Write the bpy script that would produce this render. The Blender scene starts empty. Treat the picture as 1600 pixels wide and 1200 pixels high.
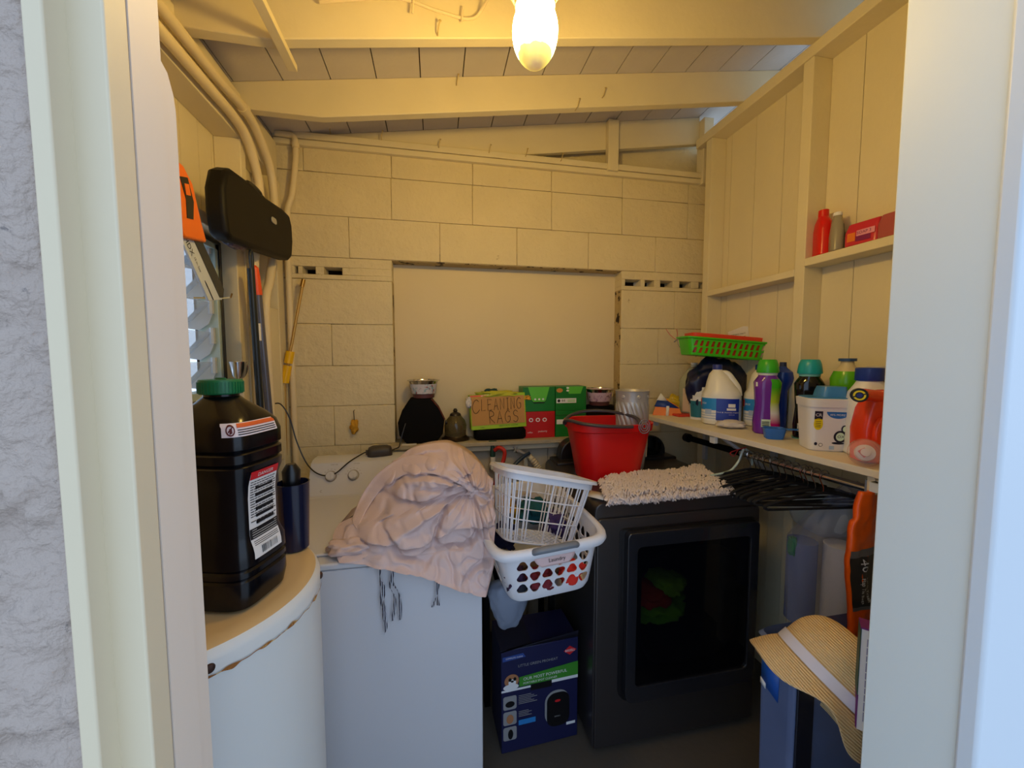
import bpy, bmesh, math, random
from mathutils import Vector, Matrix, noise
from math import sin, cos, pi, radians, atan2, sqrt

# ------------------------------------------------------------------ camera, world, exposure
SC = bpy.context.scene
COL = SC.collection
EYE = 1.51
YAW, PIT, ROL, FPX = radians(11.2), radians(3.8), radians(.1), 602.0
fw = Vector((sin(YAW)*cos(PIT), cos(YAW)*cos(PIT), -sin(PIT)))
rt = Vector((cos(YAW), -sin(YAW), 0)); up = rt.cross(fw)
rt2 = cos(ROL)*rt - sin(ROL)*up; up2 = sin(ROL)*rt + cos(ROL)*up
cd = bpy.data.cameras.new('camera'); cam = bpy.data.objects.new('camera', cd); COL.objects.link(cam)
cam.matrix_world = Matrix(((rt2.x, up2.x, -fw.x, 0), (rt2.y, up2.y, -fw.y, 0), (rt2.z, up2.z, -fw.z, EYE), (0, 0, 0, 1)))
cd.sensor_width = 36; cd.lens = 36*FPX/1600; cd.clip_start = .01
SC.camera = cam

SC.view_settings.view_transform = 'Standard'; SC.view_settings.look = 'None'
SC.view_settings.gamma = 1; SC.view_settings.use_curve_mapping = False
SC.view_settings.exposure = 0.35

wd = bpy.data.worlds.new('world'); SC.world = wd; wd.use_nodes = True
wn = wd.node_tree.nodes; wl = wd.node_tree.links; bg = wn['Background']
tc = wn.new('ShaderNodeTexCoord'); sx = wn.new('ShaderNodeSeparateXYZ'); cr = wn.new('ShaderNodeValToRGB')
wl.new(tc.outputs['Generated'], sx.inputs[0]); mr = wn.new('ShaderNodeMapRange')
mr.inputs[1].default_value = -1; mr.inputs[2].default_value = 1
wl.new(sx.outputs[2], mr.inputs[0]); wl.new(mr.outputs[0], cr.inputs[0]); wl.new(cr.outputs[0], bg.inputs[0])
cr.color_ramp.elements[0].position = .45; cr.color_ramp.elements[0].color = (.76, .94, 1.20, 1)
cr.color_ramp.elements[1].position = .6; cr.color_ramp.elements[1].color = (.72, .94, 1.28, 1)
WORLD = 1.02
bg.inputs[1].default_value = WORLD

BULB = 150.0

# ------------------------------------------------------------------ materials
def C(r, g, b):
    f = lambda v: (v/255/12.92) if v/255 <= .04045 else ((v/255+.055)/1.055)**2.4
    return (f(r), f(g), f(b), 1)
MATS = {}
def mat(name, rgb, rough=.6, metal=0, var=0, vscale=8, bump=0, bscale=60, spots=None, sscale=14, sthr=.68, stretch=(1,1,1), coat=0,
        trans=0, alpha=1, emit=None, estr=0, spec=None, ior=None):
    if name in MATS: return MATS[name]
    m = bpy.data.materials.new(name); m.use_nodes = True; MATS[name] = m
    nt = m.node_tree; N = nt.nodes; L = nt.links; b = N['Principled BSDF']
    col = C(*rgb) if len(rgb) == 3 else rgb
    b.inputs['Base Color'].default_value = col; b.inputs['Roughness'].default_value = rough
    b.inputs['Metallic'].default_value = metal; b.inputs['Coat Weight'].default_value = coat
    b.inputs['Transmission Weight'].default_value = trans; b.inputs['Alpha'].default_value = alpha
    if ior: b.inputs['IOR'].default_value = ior
    if spec is not None: b.inputs['Specular IOR Level'].default_value = spec
    if emit: b.inputs['Emission Color'].default_value = C(*emit); b.inputs['Emission Strength'].default_value = estr
    if var or bump or spots:
        t = N.new('ShaderNodeTexCoord'); mp = N.new('ShaderNodeMapping'); mp.inputs['Scale'].default_value = stretch
        L.new(t.outputs['Object'], mp.inputs[0])
    out = None
    if var:
        n = N.new('ShaderNodeTexNoise'); n.inputs['Scale'].default_value = vscale; n.inputs['Detail'].default_value = 5
        L.new(mp.outputs[0], n.inputs['Vector'])
        mx = N.new('ShaderNodeMix'); mx.data_type = 'RGBA'
        mx.inputs[6].default_value = tuple(min(1, c*(1+var)) for c in col[:3])+(1,)
        mx.inputs[7].default_value = tuple(c*(1-var) for c in col[:3])+(1,)
        L.new(n.outputs[0], mx.inputs[0]); out = mx.outputs[2]; L.new(out, b.inputs['Base Color'])
    if spots:
        n2 = N.new('ShaderNodeTexNoise'); n2.inputs['Scale'].default_value = sscale; n2.inputs['Detail'].default_value = 6
        n2.inputs['Roughness'].default_value = .65
        L.new(mp.outputs[0], n2.inputs['Vector'])
        r = N.new('ShaderNodeMapRange'); r.inputs[1].default_value = sthr; r.inputs[2].default_value = sthr+.05
        L.new(n2.outputs[0], r.inputs[0])
        mx2 = N.new('ShaderNodeMix'); mx2.data_type = 'RGBA'; mx2.inputs[7].default_value = C(*spots)
        mx2.inputs[6].default_value = col
        if out: L.new(out, mx2.inputs[6])
        L.new(r.outputs[0], mx2.inputs[0]); L.new(mx2.outputs[2], b.inputs['Base Color'])
    if bump:
        n3 = N.new('ShaderNodeTexNoise'); n3.inputs['Scale'].default_value = bscale; n3.inputs['Detail'].default_value = 6
        L.new(mp.outputs[0], n3.inputs['Vector'])
        bp = N.new('ShaderNodeBump'); bp.inputs['Strength'].default_value = bump; bp.inputs['Distance'].default_value = {'painted_block': .007, 'stucco': .02}.get(name, .004)
        L.new(n3.outputs[0], bp.inputs['Height']); L.new(bp.outputs[0], b.inputs['Normal'])
    return m

CREAM = (224, 212, 178)
M_wood = mat('painted_wood', CREAM, .55, var=.07, vscale=6, bump=.25, bscale=40, spots=(96, 66, 34), sscale=11, sthr=.745)
M_block = mat('painted_block', (220, 206, 168), .7, var=.09, vscale=5, bump=1, bscale=38, spots=(120, 88, 48), sscale=15, sthr=.71)
M_roof = mat('roof_plank', (206, 198, 190), .65, var=.08, vscale=7, bump=.3, bscale=50)
M_gap = mat('dark_gap', (60, 40, 22), .9)
M_mortar = mat('mortar', (186, 164, 116), .85, var=.15, vscale=25, bump=.8, bscale=90, spots=(40, 24, 12), sscale=16, sthr=.56)
M_jamb = mat('door_paint', (214, 199, 168), .5, var=.03, vscale=3, bump=.15, bscale=25, spots=(150, 146, 140), sscale=5, sthr=.76)
M_jamb2 = mat('door_paint_pink', (224, 210, 194), .5, var=.02, vscale=2, bump=.1, bscale=25)
M_cas = mat('casing_white', (200, 208, 214), .4, var=.02, vscale=2)
M_stucco = mat('stucco', (174, 158, 146), .85, var=.06, vscale=12, bump=1, bscale=34, spots=(128, 118, 112), sscale=60, sthr=.66)
M_floor = mat('concrete_floor', (92, 84, 74), .6, var=.25, vscale=3, bump=.3, bscale=40, spots=(150, 90, 70), sscale=6, sthr=.68)
M_white = mat('white_enamel', (206, 206, 210), .22, var=.02, vscale=2, spec=.5)
M_whitep = mat('white_plastic', (228, 228, 232), .35)
M_pipe = mat('painted_conduit', (224, 208, 172), .45, var=.04, vscale=10)
M_black = mat('black_plastic', (14, 14, 18), .32)
M_matteblack = mat('matte_black', (6, 5, 5), .7, spec=.15)
M_chrome = mat('chrome', (205, 205, 208), .18, 1)
M_steel = mat('galvanized_steel', (186, 184, 180), .42, .45, var=.1, vscale=20)
M_dryer = mat('dark_graphite_metal', (74, 70, 70), .34, .6, coat=.2)
M_dryer2 = mat('dryer_door_plastic', (34, 35, 40), .2, 0, coat=.3)
M_glass_dark = mat('smoked_glass', (7, 8, 12), .05, 0, spec=.6)
M_red = mat('red_plastic', (206, 12, 14), .35)
M_dkgrey = mat('dark_grey_plastic', (62, 56, 62), .4)
M_grey = mat('grey_plastic', (120, 124, 130), .45)
M_txt = mat('black_ink', (22, 20, 22), .7)
M_txtw = mat('white_ink', (235, 235, 235), .6)
M_paper = mat('white_paper', (226, 224, 222), .75)
M_card = mat('cardboard', (196, 146, 84), .8, var=.05, vscale=10)
M_cloth = mat('beige_cotton', (214, 190, 184), .9, var=.04, vscale=6, bump=.15, bscale=180)
def simple(name, rgb, rough=.45, **k): return mat(name, rgb, rough, **k)

# ------------------------------------------------------------------ mesh builder
class MB:
    def __init__(s): s.v = []; s.f = []; s.m = []
    def add(s, vs, fs, mi=0, M=None):
        o = len(s.v)
        for p in vs:
            p = Vector(p); s.v.append(M @ p if M else p)
        for f in fs: s.f.append([o+i for i in f]); s.m.append(mi)
        return s
    def box(s, x0, x1, y0, y1, z0, z1, mi=0, M=None):
        vs = [(x, y, z) for z in (z0, z1) for y in (y0, y1) for x in (x0, x1)]
        return s.add(vs, [(0, 2, 3, 1), (4, 5, 7, 6), (0, 1, 5, 4), (2, 6, 7, 3), (0, 4, 6, 2), (1, 3, 7, 5)], mi, M)
    def loft(s, secs, mi=0, n=32, cap=(1, 1), a0=0, a1=2*pi, M=None):
        closed = abs(a1-a0-2*pi) < 1e-6; vs = []; k = n if closed else n+1
        for sec in secs:
            z, rx, ry, p, cx, cy = (list(sec)+[2, 0, 0])[:6] if len(sec) == 3 else (list(sec)+[0, 0])[:6]
            for i in range(k):
                a = a0+(a1-a0)*i/n; c, q = cos(a), sin(a)
                vs.append((cx+rx*math.copysign(abs(c)**(2/p), c), cy+ry*math.copysign(abs(q)**(2/p), q), z))
        fs = []
        for j in range(len(secs)-1):
            for i in range(n):
                i2 = (i+1) % k
                fs.append((j*k+i, j*k+i2, (j+1)*k+i2, (j+1)*k+i))
        if closed and cap[0]: fs.append(tuple(range(k-1, -1, -1)))
        if closed and cap[1]: fs.append(tuple((len(secs)-1)*k+i for i in range(k)))
        return s.add(vs, fs, mi, M)
    def tube(s, pts, r, mi=0, n=8, closed=False, M=None, flat=1):
        pts = [Vector(p) for p in pts]; K = len(pts); vs = []; T = []
        for i in range(K):
            a = pts[(i-1) % K] if (closed or i > 0) else pts[i]; b = pts[(i+1) % K] if (closed or i < K-1) else pts[i]
            T.append((b-a).normalized())
        ref = Vector((0, 0, 1)) if abs(T[0].z) < .9 else Vector((1, 0, 0))
        nrm = T[0].cross(ref).normalized()
        for i in range(K):
            nrm = (nrm - T[i]*nrm.dot(T[i])).normalized(); bn = T[i].cross(nrm)
            rr = r[i] if isinstance(r, (list, tuple)) else r
            for j in range(n):
                a = 2*pi*j/n; vs.append(pts[i]+nrm*cos(a)*rr+bn*sin(a)*rr*flat)
        fs = []
        for i in range(K if closed else K-1):
            i2 = (i+1) % K
            for j in range(n):
                j2 = (j+1) % n; fs.append((i*n+j, i*n+j2, i2*n+j2, i2*n+j))
        if not closed: fs.append(tuple(range(n-1, -1, -1))); fs.append(tuple((K-1)*n+j for j in range(n)))
        return s.add(vs, fs, mi, M)
    def prism(s, poly, z0, z1, mi=0, M=None):
        n = len(poly); vs = [(x, y, z0) for x, y in poly]+[(x, y, z1) for x, y in poly]
        fs = [tuple(range(n-1, -1, -1)), tuple(range(n, 2*n))]+[(i, (i+1) % n, n+(i+1) % n, n+i) for i in range(n)]
        return s.add(vs, fs, mi, M)
    def grid(s, fn, nu, nv, mi=0, M=None):
        vs = [fn(i/nu, j/nv) for j in range(nv+1) for i in range(nu+1)]
        fs = [(j*(nu+1)+i, j*(nu+1)+i+1, (j+1)*(nu+1)+i+1, (j+1)*(nu+1)+i) for j in range(nv) for i in range(nu)]
        return s.add(vs, fs, mi, M)
    def text(s, st, size, M, mi=0, align='CENTER', depth=0, squash=1):
        cu = bpy.data.curves.new('t', 'FONT'); cu.body = st; cu.size = size; cu.align_x = align; cu.align_y = 'CENTER'; cu.extrude = depth; cu.resolution_u = 2
        ob = bpy.data.objects.new('t', cu); COL.objects.link(ob); bpy.context.view_layer.update()
        ev = ob.evaluated_get(bpy.context.evaluated_depsgraph_get()); me = ev.to_mesh()
        vs = [(v.co.x*squash, v.co.y, v.co.z) for v in me.vertices]; fs = [tuple(p.vertices) for p in me.polygons]
        ev.to_mesh_clear(); bpy.data.objects.remove(ob); bpy.data.curves.remove(cu)
        return s.add(vs, fs, mi, M)
    def obj(s, name, mats, parent=None, loc=None, rot=None, bevel=0, sharp=35, seg=2, solid=0, sub=0):
        me = bpy.data.meshes.new(name); me.from_pydata([tuple(v) for v in s.v], [], s.f)
        for m in (mats if isinstance(mats, (list, tuple)) else [mats]): me.materials.append(m)
        for p, mi in zip(me.polygons, s.m): p.material_index = mi
        me.validate(); me.update()
        for p in me.polygons: p.use_smooth = True
        me.set_sharp_from_angle(angle=radians(sharp))
        o = bpy.data.objects.new(name, me); COL.objects.link(o)
        if parent: o.parent = parent
        if loc: o.location = loc
        if rot: o.rotation_euler = rot
        if solid: md = o.modifiers.new('solid', 'SOLIDIFY'); md.thickness = solid; md.offset = -1
        if bevel:
            md = o.modifiers.new('bevel', 'BEVEL'); md.width = bevel; md.segments = seg; md.limit_method = 'ANGLE'; md.angle_limit = radians(40); md.harden_normals = False
        if sub: md = o.modifiers.new('sub', 'SUBSURF'); md.levels = sub; md.render_levels = sub
        return o
def tag(o, label=None, cat=None, group=None, kind=None):
    if label: o['label'] = label
    if cat: o['category'] = cat
    if group: o['group'] = group
    if kind: o['kind'] = kind
    return o
def thing(name, label, cat, loc=(0, 0, 0), rot=(0, 0, 0), group=None):
    o = bpy.data.objects.new(name, None); COL.objects.link(o); o.empty_display_size = .05
    o.location = loc; o.rotation_euler = rot; return tag(o, label, cat, group)
def struct(name, mb, m, **k): return tag(mb.obj(name, m, **k), kind='structure')
def T(x, y, z): return Matrix.Translation((x, y, z))
def RX(a): return Matrix.Rotation(radians(a), 4, 'X')
def RY(a): return Matrix.Rotation(radians(a), 4, 'Y')
def RZ(a): return Matrix.Rotation(radians(a), 4, 'Z')
FRONT = RX(90)          # text plane turned to face -Y
def crv(pts, n=6):
    pts = [Vector(p) for p in pts]; out = []
    for i in range(len(pts)-1):
        p0 = pts[max(i-1, 0)]; p1 = pts[i]; p2 = pts[i+1]; p3 = pts[min(i+2, len(pts)-1)]
        for k in range(n):
            t = k/n
            out.append(.5*((2*p1)+(p2-p0)*t+(2*p0-5*p1+4*p2-p3)*t*t+(3*p1-p0-3*p2+p3)*t*t*t))
    return out+[pts[-1]]
def remesh(o, vox, smooth=4):
    md = o.modifiers.new('r', 'REMESH'); md.mode = 'VOXEL'; md.voxel_size = vox; md.use_smooth_shade = True
    if smooth: sm = o.modifiers.new('s', 'SMOOTH'); sm.factor = .5; sm.iterations = smooth
    bpy.context.view_layer.update()
    me = bpy.data.meshes.new_from_object(o.evaluated_get(bpy.context.evaluated_depsgraph_get()))
    o.modifiers.clear(); mats = [m for m in o.data.materials]; old = o.data; o.data = me; bpy.data.meshes.remove(old)
    if not len(me.materials):
        for m in mats: me.materials.append(m)
    for p in me.polygons: p.use_smooth = True
    return o
def apply_bool(o, cutter, keep=False):
    md = o.modifiers.new('b', 'BOOLEAN'); md.operation = 'DIFFERENCE'; md.object = cutter; md.solver = 'EXACT'
    bpy.context.view_layer.update()
    me = bpy.data.meshes.new_from_object(o.evaluated_get(bpy.context.evaluated_depsgraph_get()))
    o.modifiers.clear(); o.data = me
    bpy.data.objects.remove(cutter); me.set_sharp_from_angle(angle=radians(35))
    return o

def lump(name, c, dims, seed, m, label, cat='garment', grp=None, amp=.35, rot=(0, 0, 0), sub=4, fz=None, parent=None):
    bm = bmesh.new(); bmesh.ops.create_icosphere(bm, subdivisions=sub, radius=1)
    for v in bm.verts:
        p = v.co.copy(); q = p*1.6+Vector((seed*3.1, seed*1.7, seed))
        q = q+noise.noise_vector(q*.8)*.6
        h = 1+amp*(noise.noise(q)*1.1-.9*(1-min(1, abs(noise.noise(q*1.7))*3.2))*.6+.25*noise.noise(q*4))
        sx_ = [math.copysign(abs(a)**.8, a) for a in p]
        v.co = Vector((sx_[0]*dims[0]*h, sx_[1]*dims[1]*h, sx_[2]*dims[2]*h))
    me = bpy.data.meshes.new(name); bm.to_mesh(me); bm.free(); me.materials.append(m)
    for p in me.polygons: p.use_smooth = True
    o = bpy.data.objects.new(name, me); COL.objects.link(o); o.location = c; o.rotation_euler = [radians(a) for a in rot]
    if parent: o.parent = parent
    return tag(o, label, cat, grp) if label else o

# ------------------------------------------------------------------ the setting
YW = 2.04                       # face of the block wall
mb = MB(); mb.box(-.83, 1.60, .32, 2.15, -.05, 0); struct('floor', mb, M_floor)
mb = MB(); mb.box(-8, 8, -8, .3195, -.06, -.002); mb.box(1.62, 8, .32, 8, -.06, -.002); struct('floor_outside', mb, mat('outside_concrete', (204, 200, 196), .8, var=.1, vscale=2))  # unseen ground outside, made pale to bounce daylight into the room and roof gap

# roof planks (slope up to the right)
def roofz(x): return EYE+1.14+.153*x
mb = MB(); k0 = -6
for k in range(-6, 10):
    a = .127+.170*k+.0022; b = a+.170-.0044
    vs = [(x, y, roofz(x)+dz) for dz in (0, .02) for y in (.3, 2.5) for x in (a, b)]
    mb.add(vs, [(0, 2, 3, 1), (4, 5, 7, 6), (0, 1, 5, 4), (2, 6, 7, 3), (0, 4, 6, 2), (1, 3, 7, 5)], 0)
mb.add([(x, y, roofz(x)+dz) for dz in (.016, .05) for y in (.3, 2.5) for x in (-.9, 1.72)],
       [(0, 2, 3, 1), (4, 5, 7, 6), (0, 1, 5, 4), (2, 6, 7, 3), (0, 4, 6, 2), (1, 3, 7, 5)], 1)
struct('ceiling', mb, [M_roof, M_gap])

nt_ = [0]
def trim(mb, m=M_wood, bevel=.003):
    nt_[0] += 1; return struct('trim_%d' % nt_[0], mb, m, bevel=bevel)
# rafters
for Y0, tail in ((1.30, -.47), (1.675, -.42), (.925, -.5)):
    P = [(-.78, roofz(-.78)), (-.78, roofz(tail)-.14), (tail, roofz(tail)-.14), (1.82, roofz(1.82)-.14), (1.82, roofz(1.82))]
    mb = MB(); mb.prism(P, -(Y0+.038), -Y0, 0, RX(90)); trim(mb)
P = [(-.5, roofz(-.5)), (-.5, roofz(-.5)-.02), (.206, roofz(.206)-.147), (1.50, roofz(1.5)-.147), (1.50, roofz(1.5))]
mb = MB(); mb.prism(P, -(YW+.03), -YW, 0, RX(90)); trim(mb)
# plates on the block wall
mb = MB(); mb.box(-.72, 1.52, 2.012, 2.12, 2.532, 2.562); trim(mb)
mb = MB(); mb.box(-.72, 1.52, 2.018, 2.12, 2.503, 2.530); trim(mb)
mb = MB(); mb.box(.925, .985, 2.0, 2.038, 2.52, 2.785); trim(mb)
mb = MB(); mb.box(1.50, 1.56, 2.0, 2.06, 2.50, 2.86); trim(mb)
mb = MB(); mb.box(-.78, 2.0, 2.13, 2.16, 2.5, 2.80); struct('wall_back_upper', mb, M_block)

# block wall with the blocked-up opening
mb = MB(); bm_rows = []
random.seed(4)
def block(x0, x1, z0, z1):
    g = .0009; j = random.uniform(-.001, .001)
    mb.box(x0+g, x1-g, YW+j, YW+.085, z0+g, z1-g, 0)
def row(z0, z1, joints, x0=-.78, x1=1.58, skip=None):
    xs = [x0]+[j for j in joints if x0 < j < x1]+[x1]
    for a, b in zip(xs, xs[1:]): block(a, b, z0, z1)
E0 = EYE
row(E0+.888, 2.505, [-.6, -.2, .2, .62, 1.03, 1.44])
row(E0+.688, E0+.888, [-.204, .198, .622, 1.03, 1.44])
row(E0+.491, E0+.688, [-.406, .03, .432, .834, 1.24])
XL, XR = -.208, 1.035
# course with open cores
def slots(x0, x1, hs, z0, z1, h0, h1):
    xs = x0
    mb.box(x0, x1, YW, YW+.085, h1, z1-.001, 0); mb.box(x0, x1, YW, YW+.085, z0+.001, h0, 0)
    for a, b in hs:
        mb.box(xs, a, YW, YW+.085, h0, h1, 0); xs = b
    if xs < x1: mb.box(xs, x1, YW, YW+.085, h0, h1, 0)
slots(-.78, XL, [(-.655, -.640), (-.621, -.562), (-.524, -.441)], E0+.385, E0+.491, 1.918, 1.954)
slots(XR, 1.58, [(1.056, 1.151), (1.178, 1.235), (1.275, 1.353), (1.398, 1.474), (1.524, 1.56)], E0+.385, E0+.491, 1.918, 1.955)
lows = [E0+.385, E0+.17, E0-.035, E0-.235, E0-.435]
for i in range(4):
    jl = [-.5] if i % 2 else []
    jr = [[1.37], [1.27], [], [1.3]][i]
    row(lows[i+1], lows[i], jl if i % 2 else [], -.78, XL)
    row(lows[i+1], lows[i], jr, XR, 1.58)
for z0 in (E0-.635, E0-.835, E0-1.035, E0-1.235, E0-1.435, E0-1.51):
    z1 = z0+.2 if z0 > .05 else .075
    row(max(z0, 0), z1, [-.58, -.18, .22, .62, 1.02, 1.42] if int(z0*5) % 2 else [-.38, .02, .42, .82, 1.22], -.78, 1.58)
mb.box(-.78, XL, YW+.006, YW+.085, 0, E0+.39, 1); mb.box(XR, 1.58, YW+.006, YW+.085, 0, E0+.39, 1)
mb.box(XL, 1.58, YW+.006, YW+.09, 0, E0-.44, 1); mb.box(-.78, 1.58, YW+.006, YW+.085, E0+.488, 2.5, 1)
mb.box(XR, 1.58, YW+.086, YW+.16, E0+.37, E0+.395, 2); mb.box(XR, 1.58, YW+.16, YW+.17, E0+.37, E0+.5, 2); mb.box(XR, 1.58, YW+.086, YW+.16, E0+.48, E0+.5, 2); mb.box(1.57, 1.58, YW+.08, YW+.16, E0+.38, E0+.5, 2)
mb.box(-.78, XL, YW+.086, YW+.16, E0+.37, E0+.395, 2); mb.box(-.78, XL, YW+.16, YW+.17, E0+.37, E0+.5, 2); mb.box(-.78, XL, YW+.086, YW+.16, E0+.48, E0+.5, 2); mb.box(-.79, -.78, YW+.0, YW+.16, E0+.38, E0+.5, 2)
w = struct('wall_back', mb, [M_block, M_mortar, M_gap], bevel=.0022, seg=1)
mb = MB(); mb.box(XL-.02, XR+.02, 2.125, 2.15, E0-.44, E0+.5)
struct('wall_back_recess', mb, mat('recess_paint', (222, 206, 168), .6, var=.04, vscale=3, bump=.15, bscale=60))
# ledge of the recess
mb = MB(); mb.box(XL-.02, 1.12, 1.945, 2.13, 1.060, 1.080, 0); mb.box(XL-.02, 1.10, 1.975, 2.045, 1.028, 1.060, 1)
struct('trim_ledge', mb, [mat('ledge_paint', (178, 166, 140), .7, var=.2, vscale=20, bump=.6, bscale=60), M_wood], bevel=.002)
# smooth dull panelling under the ledge
mb = MB()
for a, b in ((XL, .36), (.364, .60), (.604, 1.2)): mb.box(a, b, 2.025, 2.05, .0, 1.02)
struct('wall_back_lower', mb, mat('grey_panel', (190, 180, 158), .6, var=.08, vscale=5, bump=.3, spots=(110, 84, 50), sscale=12, sthr=.68))

# right wall : vertical boards, studs, plate and rails
gy = [.42, .60, .78, .975, 1.03, 1.206, 1.365, 1.535, 1.695, 1.855, 2.06]
mb = MB()
for a, b in zip(gy, gy[1:]): mb.box(1.56, 1.58, a+.0012, b-.0012, 0, E0+1.225, 0)
mb.box(1.572, 1.60, .40, 2.15, 0, E0+1.225, 1)
struct('wall_right', mb, [mat('board_paint', CREAM, .6, var=.06, vscale=5, bump=.35, bscale=45, spots=(120, 84, 40), sscale=9, sthr=.735, stretch=(1, 1, .6)), M_gap])
for a in (1.895, 1.327, .76):
    mb = MB(); mb.box(1.47, 1.56, a, a+.045, 0, E0+1.18); trim(mb)
mb = MB(); mb.box(1.465, 1.60, .42, 2.02, E0+1.18, E0+1.228); trim(mb)
mb = MB(); mb.box(1.468, 1.56, 1.372, 1.895, E0+.338, E0+.368); trim(mb)
mb = MB(); mb.box(1.466, 1.56, .805, 1.327, E0+.368, E0+.400); trim(mb)

# left wall : boards, studs, header, window 1
mb = MB()
def lbox(y0, y1, z0, z1): mb.box(-.81, -.79, y0+.001, y1-.001, z0, z1, 0)
WY0, WY1, WZ0, WZ1 = .95, 1.56, E0-.13, E0+.40
for a, b in ((.42, .6), (.6, .78), (.78, .95)): lbox(a, b, 0, 2.7)
for a, b in ((.95, 1.12), (1.12, 1.29), (1.29, 1.46), (1.46, 1.56)): lbox(a, b, 0, WZ0); lbox(a, b, WZ1, 2.7)
for a, b in ((1.56, 1.64), (1.64, 1.81), (1.81, 2.06)): lbox(a, b, 0, 2.7)
mb.box(-.83, -.805, .40, .95, 0, 2.7, 1); mb.box(-.83, -.805, 1.56, 2.15, 0, 2.7, 1)
mb.box(-.83, -.805, .95, 1.56, 0, WZ0, 1); mb.box(-.83, -.805, .95, 1.56, WZ1, 2.7, 1)
struct('wall_left', mb, [M_wood, M_gap])
mb = MB(); mb.box(-.79, -.70, .42, 2.0, E0+.818, E0+.985); trim(mb)
for a in (1.655, 1.0, .45):
    if a == 1.0: continue
    mb = MB(); mb.box(-.79, -.70, a, a+.04, 0, E0+.818); trim(mb)
mb = MB(); mb.box(-.79, -.70, 1.955, 2.03, 0, E0+.818); trim(mb)
mb = MB(); mb.box(-.785, -.705, 1.60, 1.655, E0-.5, E0+.5); trim(mb)
mb = MB(); mb.box(-.79, -.70, .95, 1.60, WZ1+.02, WZ1+.06); trim(mb)
mb = MB(); mb.box(-.79, -.70, .49, 1.60, WZ0-.06, WZ0-.02); trim(mb)
# jalousie window
wi = bpy.data.objects.new('window_1', None); COL.objects.link(wi); wi['kind'] = 'structure'
M_alu = mat('aluminium', (188, 206, 200), .35, .35)
mb = MB()
mb.box(-.81, -.745, WY1-.022, WY1, WZ0, WZ1, 0); mb.box(-.81, -.745, WY0, WY0+.022, WZ0, WZ1, 0)
mb.box(-.81, -.745, WY0, WY1, WZ0-.004, WZ0+.02, 0); mb.box(-.81, -.745, WY0, WY1, WZ1-.02, WZ1+.004, 0)
mb.box(-.744, -.741, WY1-.006, WY1+.012, WZ0-.01, WZ1+.01, 1); mb.box(-.744, -.741, WY0, WY1, WZ1-.002, WZ1+.012, 1)
mb.obj('window_frame', [M_alu, M_black], wi, bevel=.0015)
M_slat = mat('frosted_glass', (220, 230, 238), .25, alpha=.4)
M_clip = mat('clip_metal', (196, 202, 204), .4, .3)
for i in range(5):
    z = WZ0+.035+i*.103
    mb = MB(); mb.add([(-.765, WY0+.03, z+.085), (-.765, WY1-.03, z+.085), (-.845, WY1-.03, z), (-.845, WY0+.03, z)], [(0, 1, 2, 3)])
    mb.obj('glass_slat', M_slat, wi, solid=.005)
    mb = MB()
    for y in (WY1-.034, WY0+.028):
        pl = [(-.76, z+.098), (-.77, z+.10), (-.85, z+.012), (-.85, z-.004), (-.80, z-.012), (-.77, z+.01), (-.755, z+.05)]
        mb.prism([(p[0], p[1]) for p in pl], -y-.004, -y, 0, RX(90))
    mb.tube([(-.762, WY1-.03, z+.045), (-.762, WY1-.03, z+.1)], .009, 0)
    mb.obj('slat_clip', M_clip, wi)

# front wall round the doorway, seen edge-on
mb = MB(); mb.box(-3.2, -.262, .320, .42, 0, 3.2, 0); mb.box(-1.2, -.2475, .3146, .3215, 0, 3.2, 0); struct('wall_front_left', mb, M_stucco)
mb = MB()
def sm_(h): t = max(0, min(1, (h-.44)/.04)); return t*t*(3-2*t)
def stuc(u, v):
    x = -1.0+u*.7531; z = .55+v*1.75
    p = Vector((x*8, 0, z*8)); h = .5+noise.noise(p*1.5)*.5+noise.noise(p*4)*.2+noise.noise(p*10)*.10
    pit = max(0, noise.noise(Vector((x*34, 5, z*30)))-.25)*.035
    return (x, min(.3140, .3105+(-.0065*sm_(h)+pit)*(1-u**25)+.0008*noise.noise(p*18)), z)
mb.grid(stuc, 190, 440)
struct('wall_front_stucco', mb, M_stucco, sharp=180)
mb = MB(); mb.box(.62, 3.2, .32, .42, 0, 3.2, 0); mb.box(-.262, .62, .32, .42, 2.14, 3.2, 0); struct('wall_front_right', mb, M_cas)
mb = MB(); mb.box(-.2480, -.2368, .306, .345, 0, 2.14, 0); trim(mb, M_jamb, .0015)
mb = MB(); mb.box(-.2492, -.2157, .323, .345, 0, 2.14, 0); trim(mb, M_jamb, .0015)
mb = MB(); mb.box(-.262, -.2159, .3464, .3797, 0, 2.14, 0); trim(mb, M_jamb2, 0)
MY = Matrix(((0, 0, 1, 0), (1, 0, 0, 0), (0, 1, 0, 0), (0, 0, 0, 1)))   # polygon (y, z) extruded along x
mb = MB(); mb.prism([(.3797, 0), (.3987, 0), (.3987, E0+.212), (.3965, E0+.226), (.3900, E0+.240), (.3797, E0+.246)], -.262, -.2172, 0, MY); trim(mb, M_jamb2, .0008)
mb = MB(); mb.box(-.262, -.2505, .34, .42, 0, 2.14, 0); mb.box(-.255, -.2172, .340, .350, 0, 2.14, 0); trim(mb, M_gap, 0)
mb = MB(); mb.box(.605, .66, .315, .42, 0, 2.14, 0); trim(mb, mat('door_paint_right', (206, 212, 208), .5, var=.03, vscale=2, bump=.1, bscale=20, spots=(228, 226, 222), sscale=4, sthr=.7), .002)
mb = MB(); mb.box(.600, .90, .300, .320, 0, 2.14, 0); trim(mb, M_cas, .004)

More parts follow.
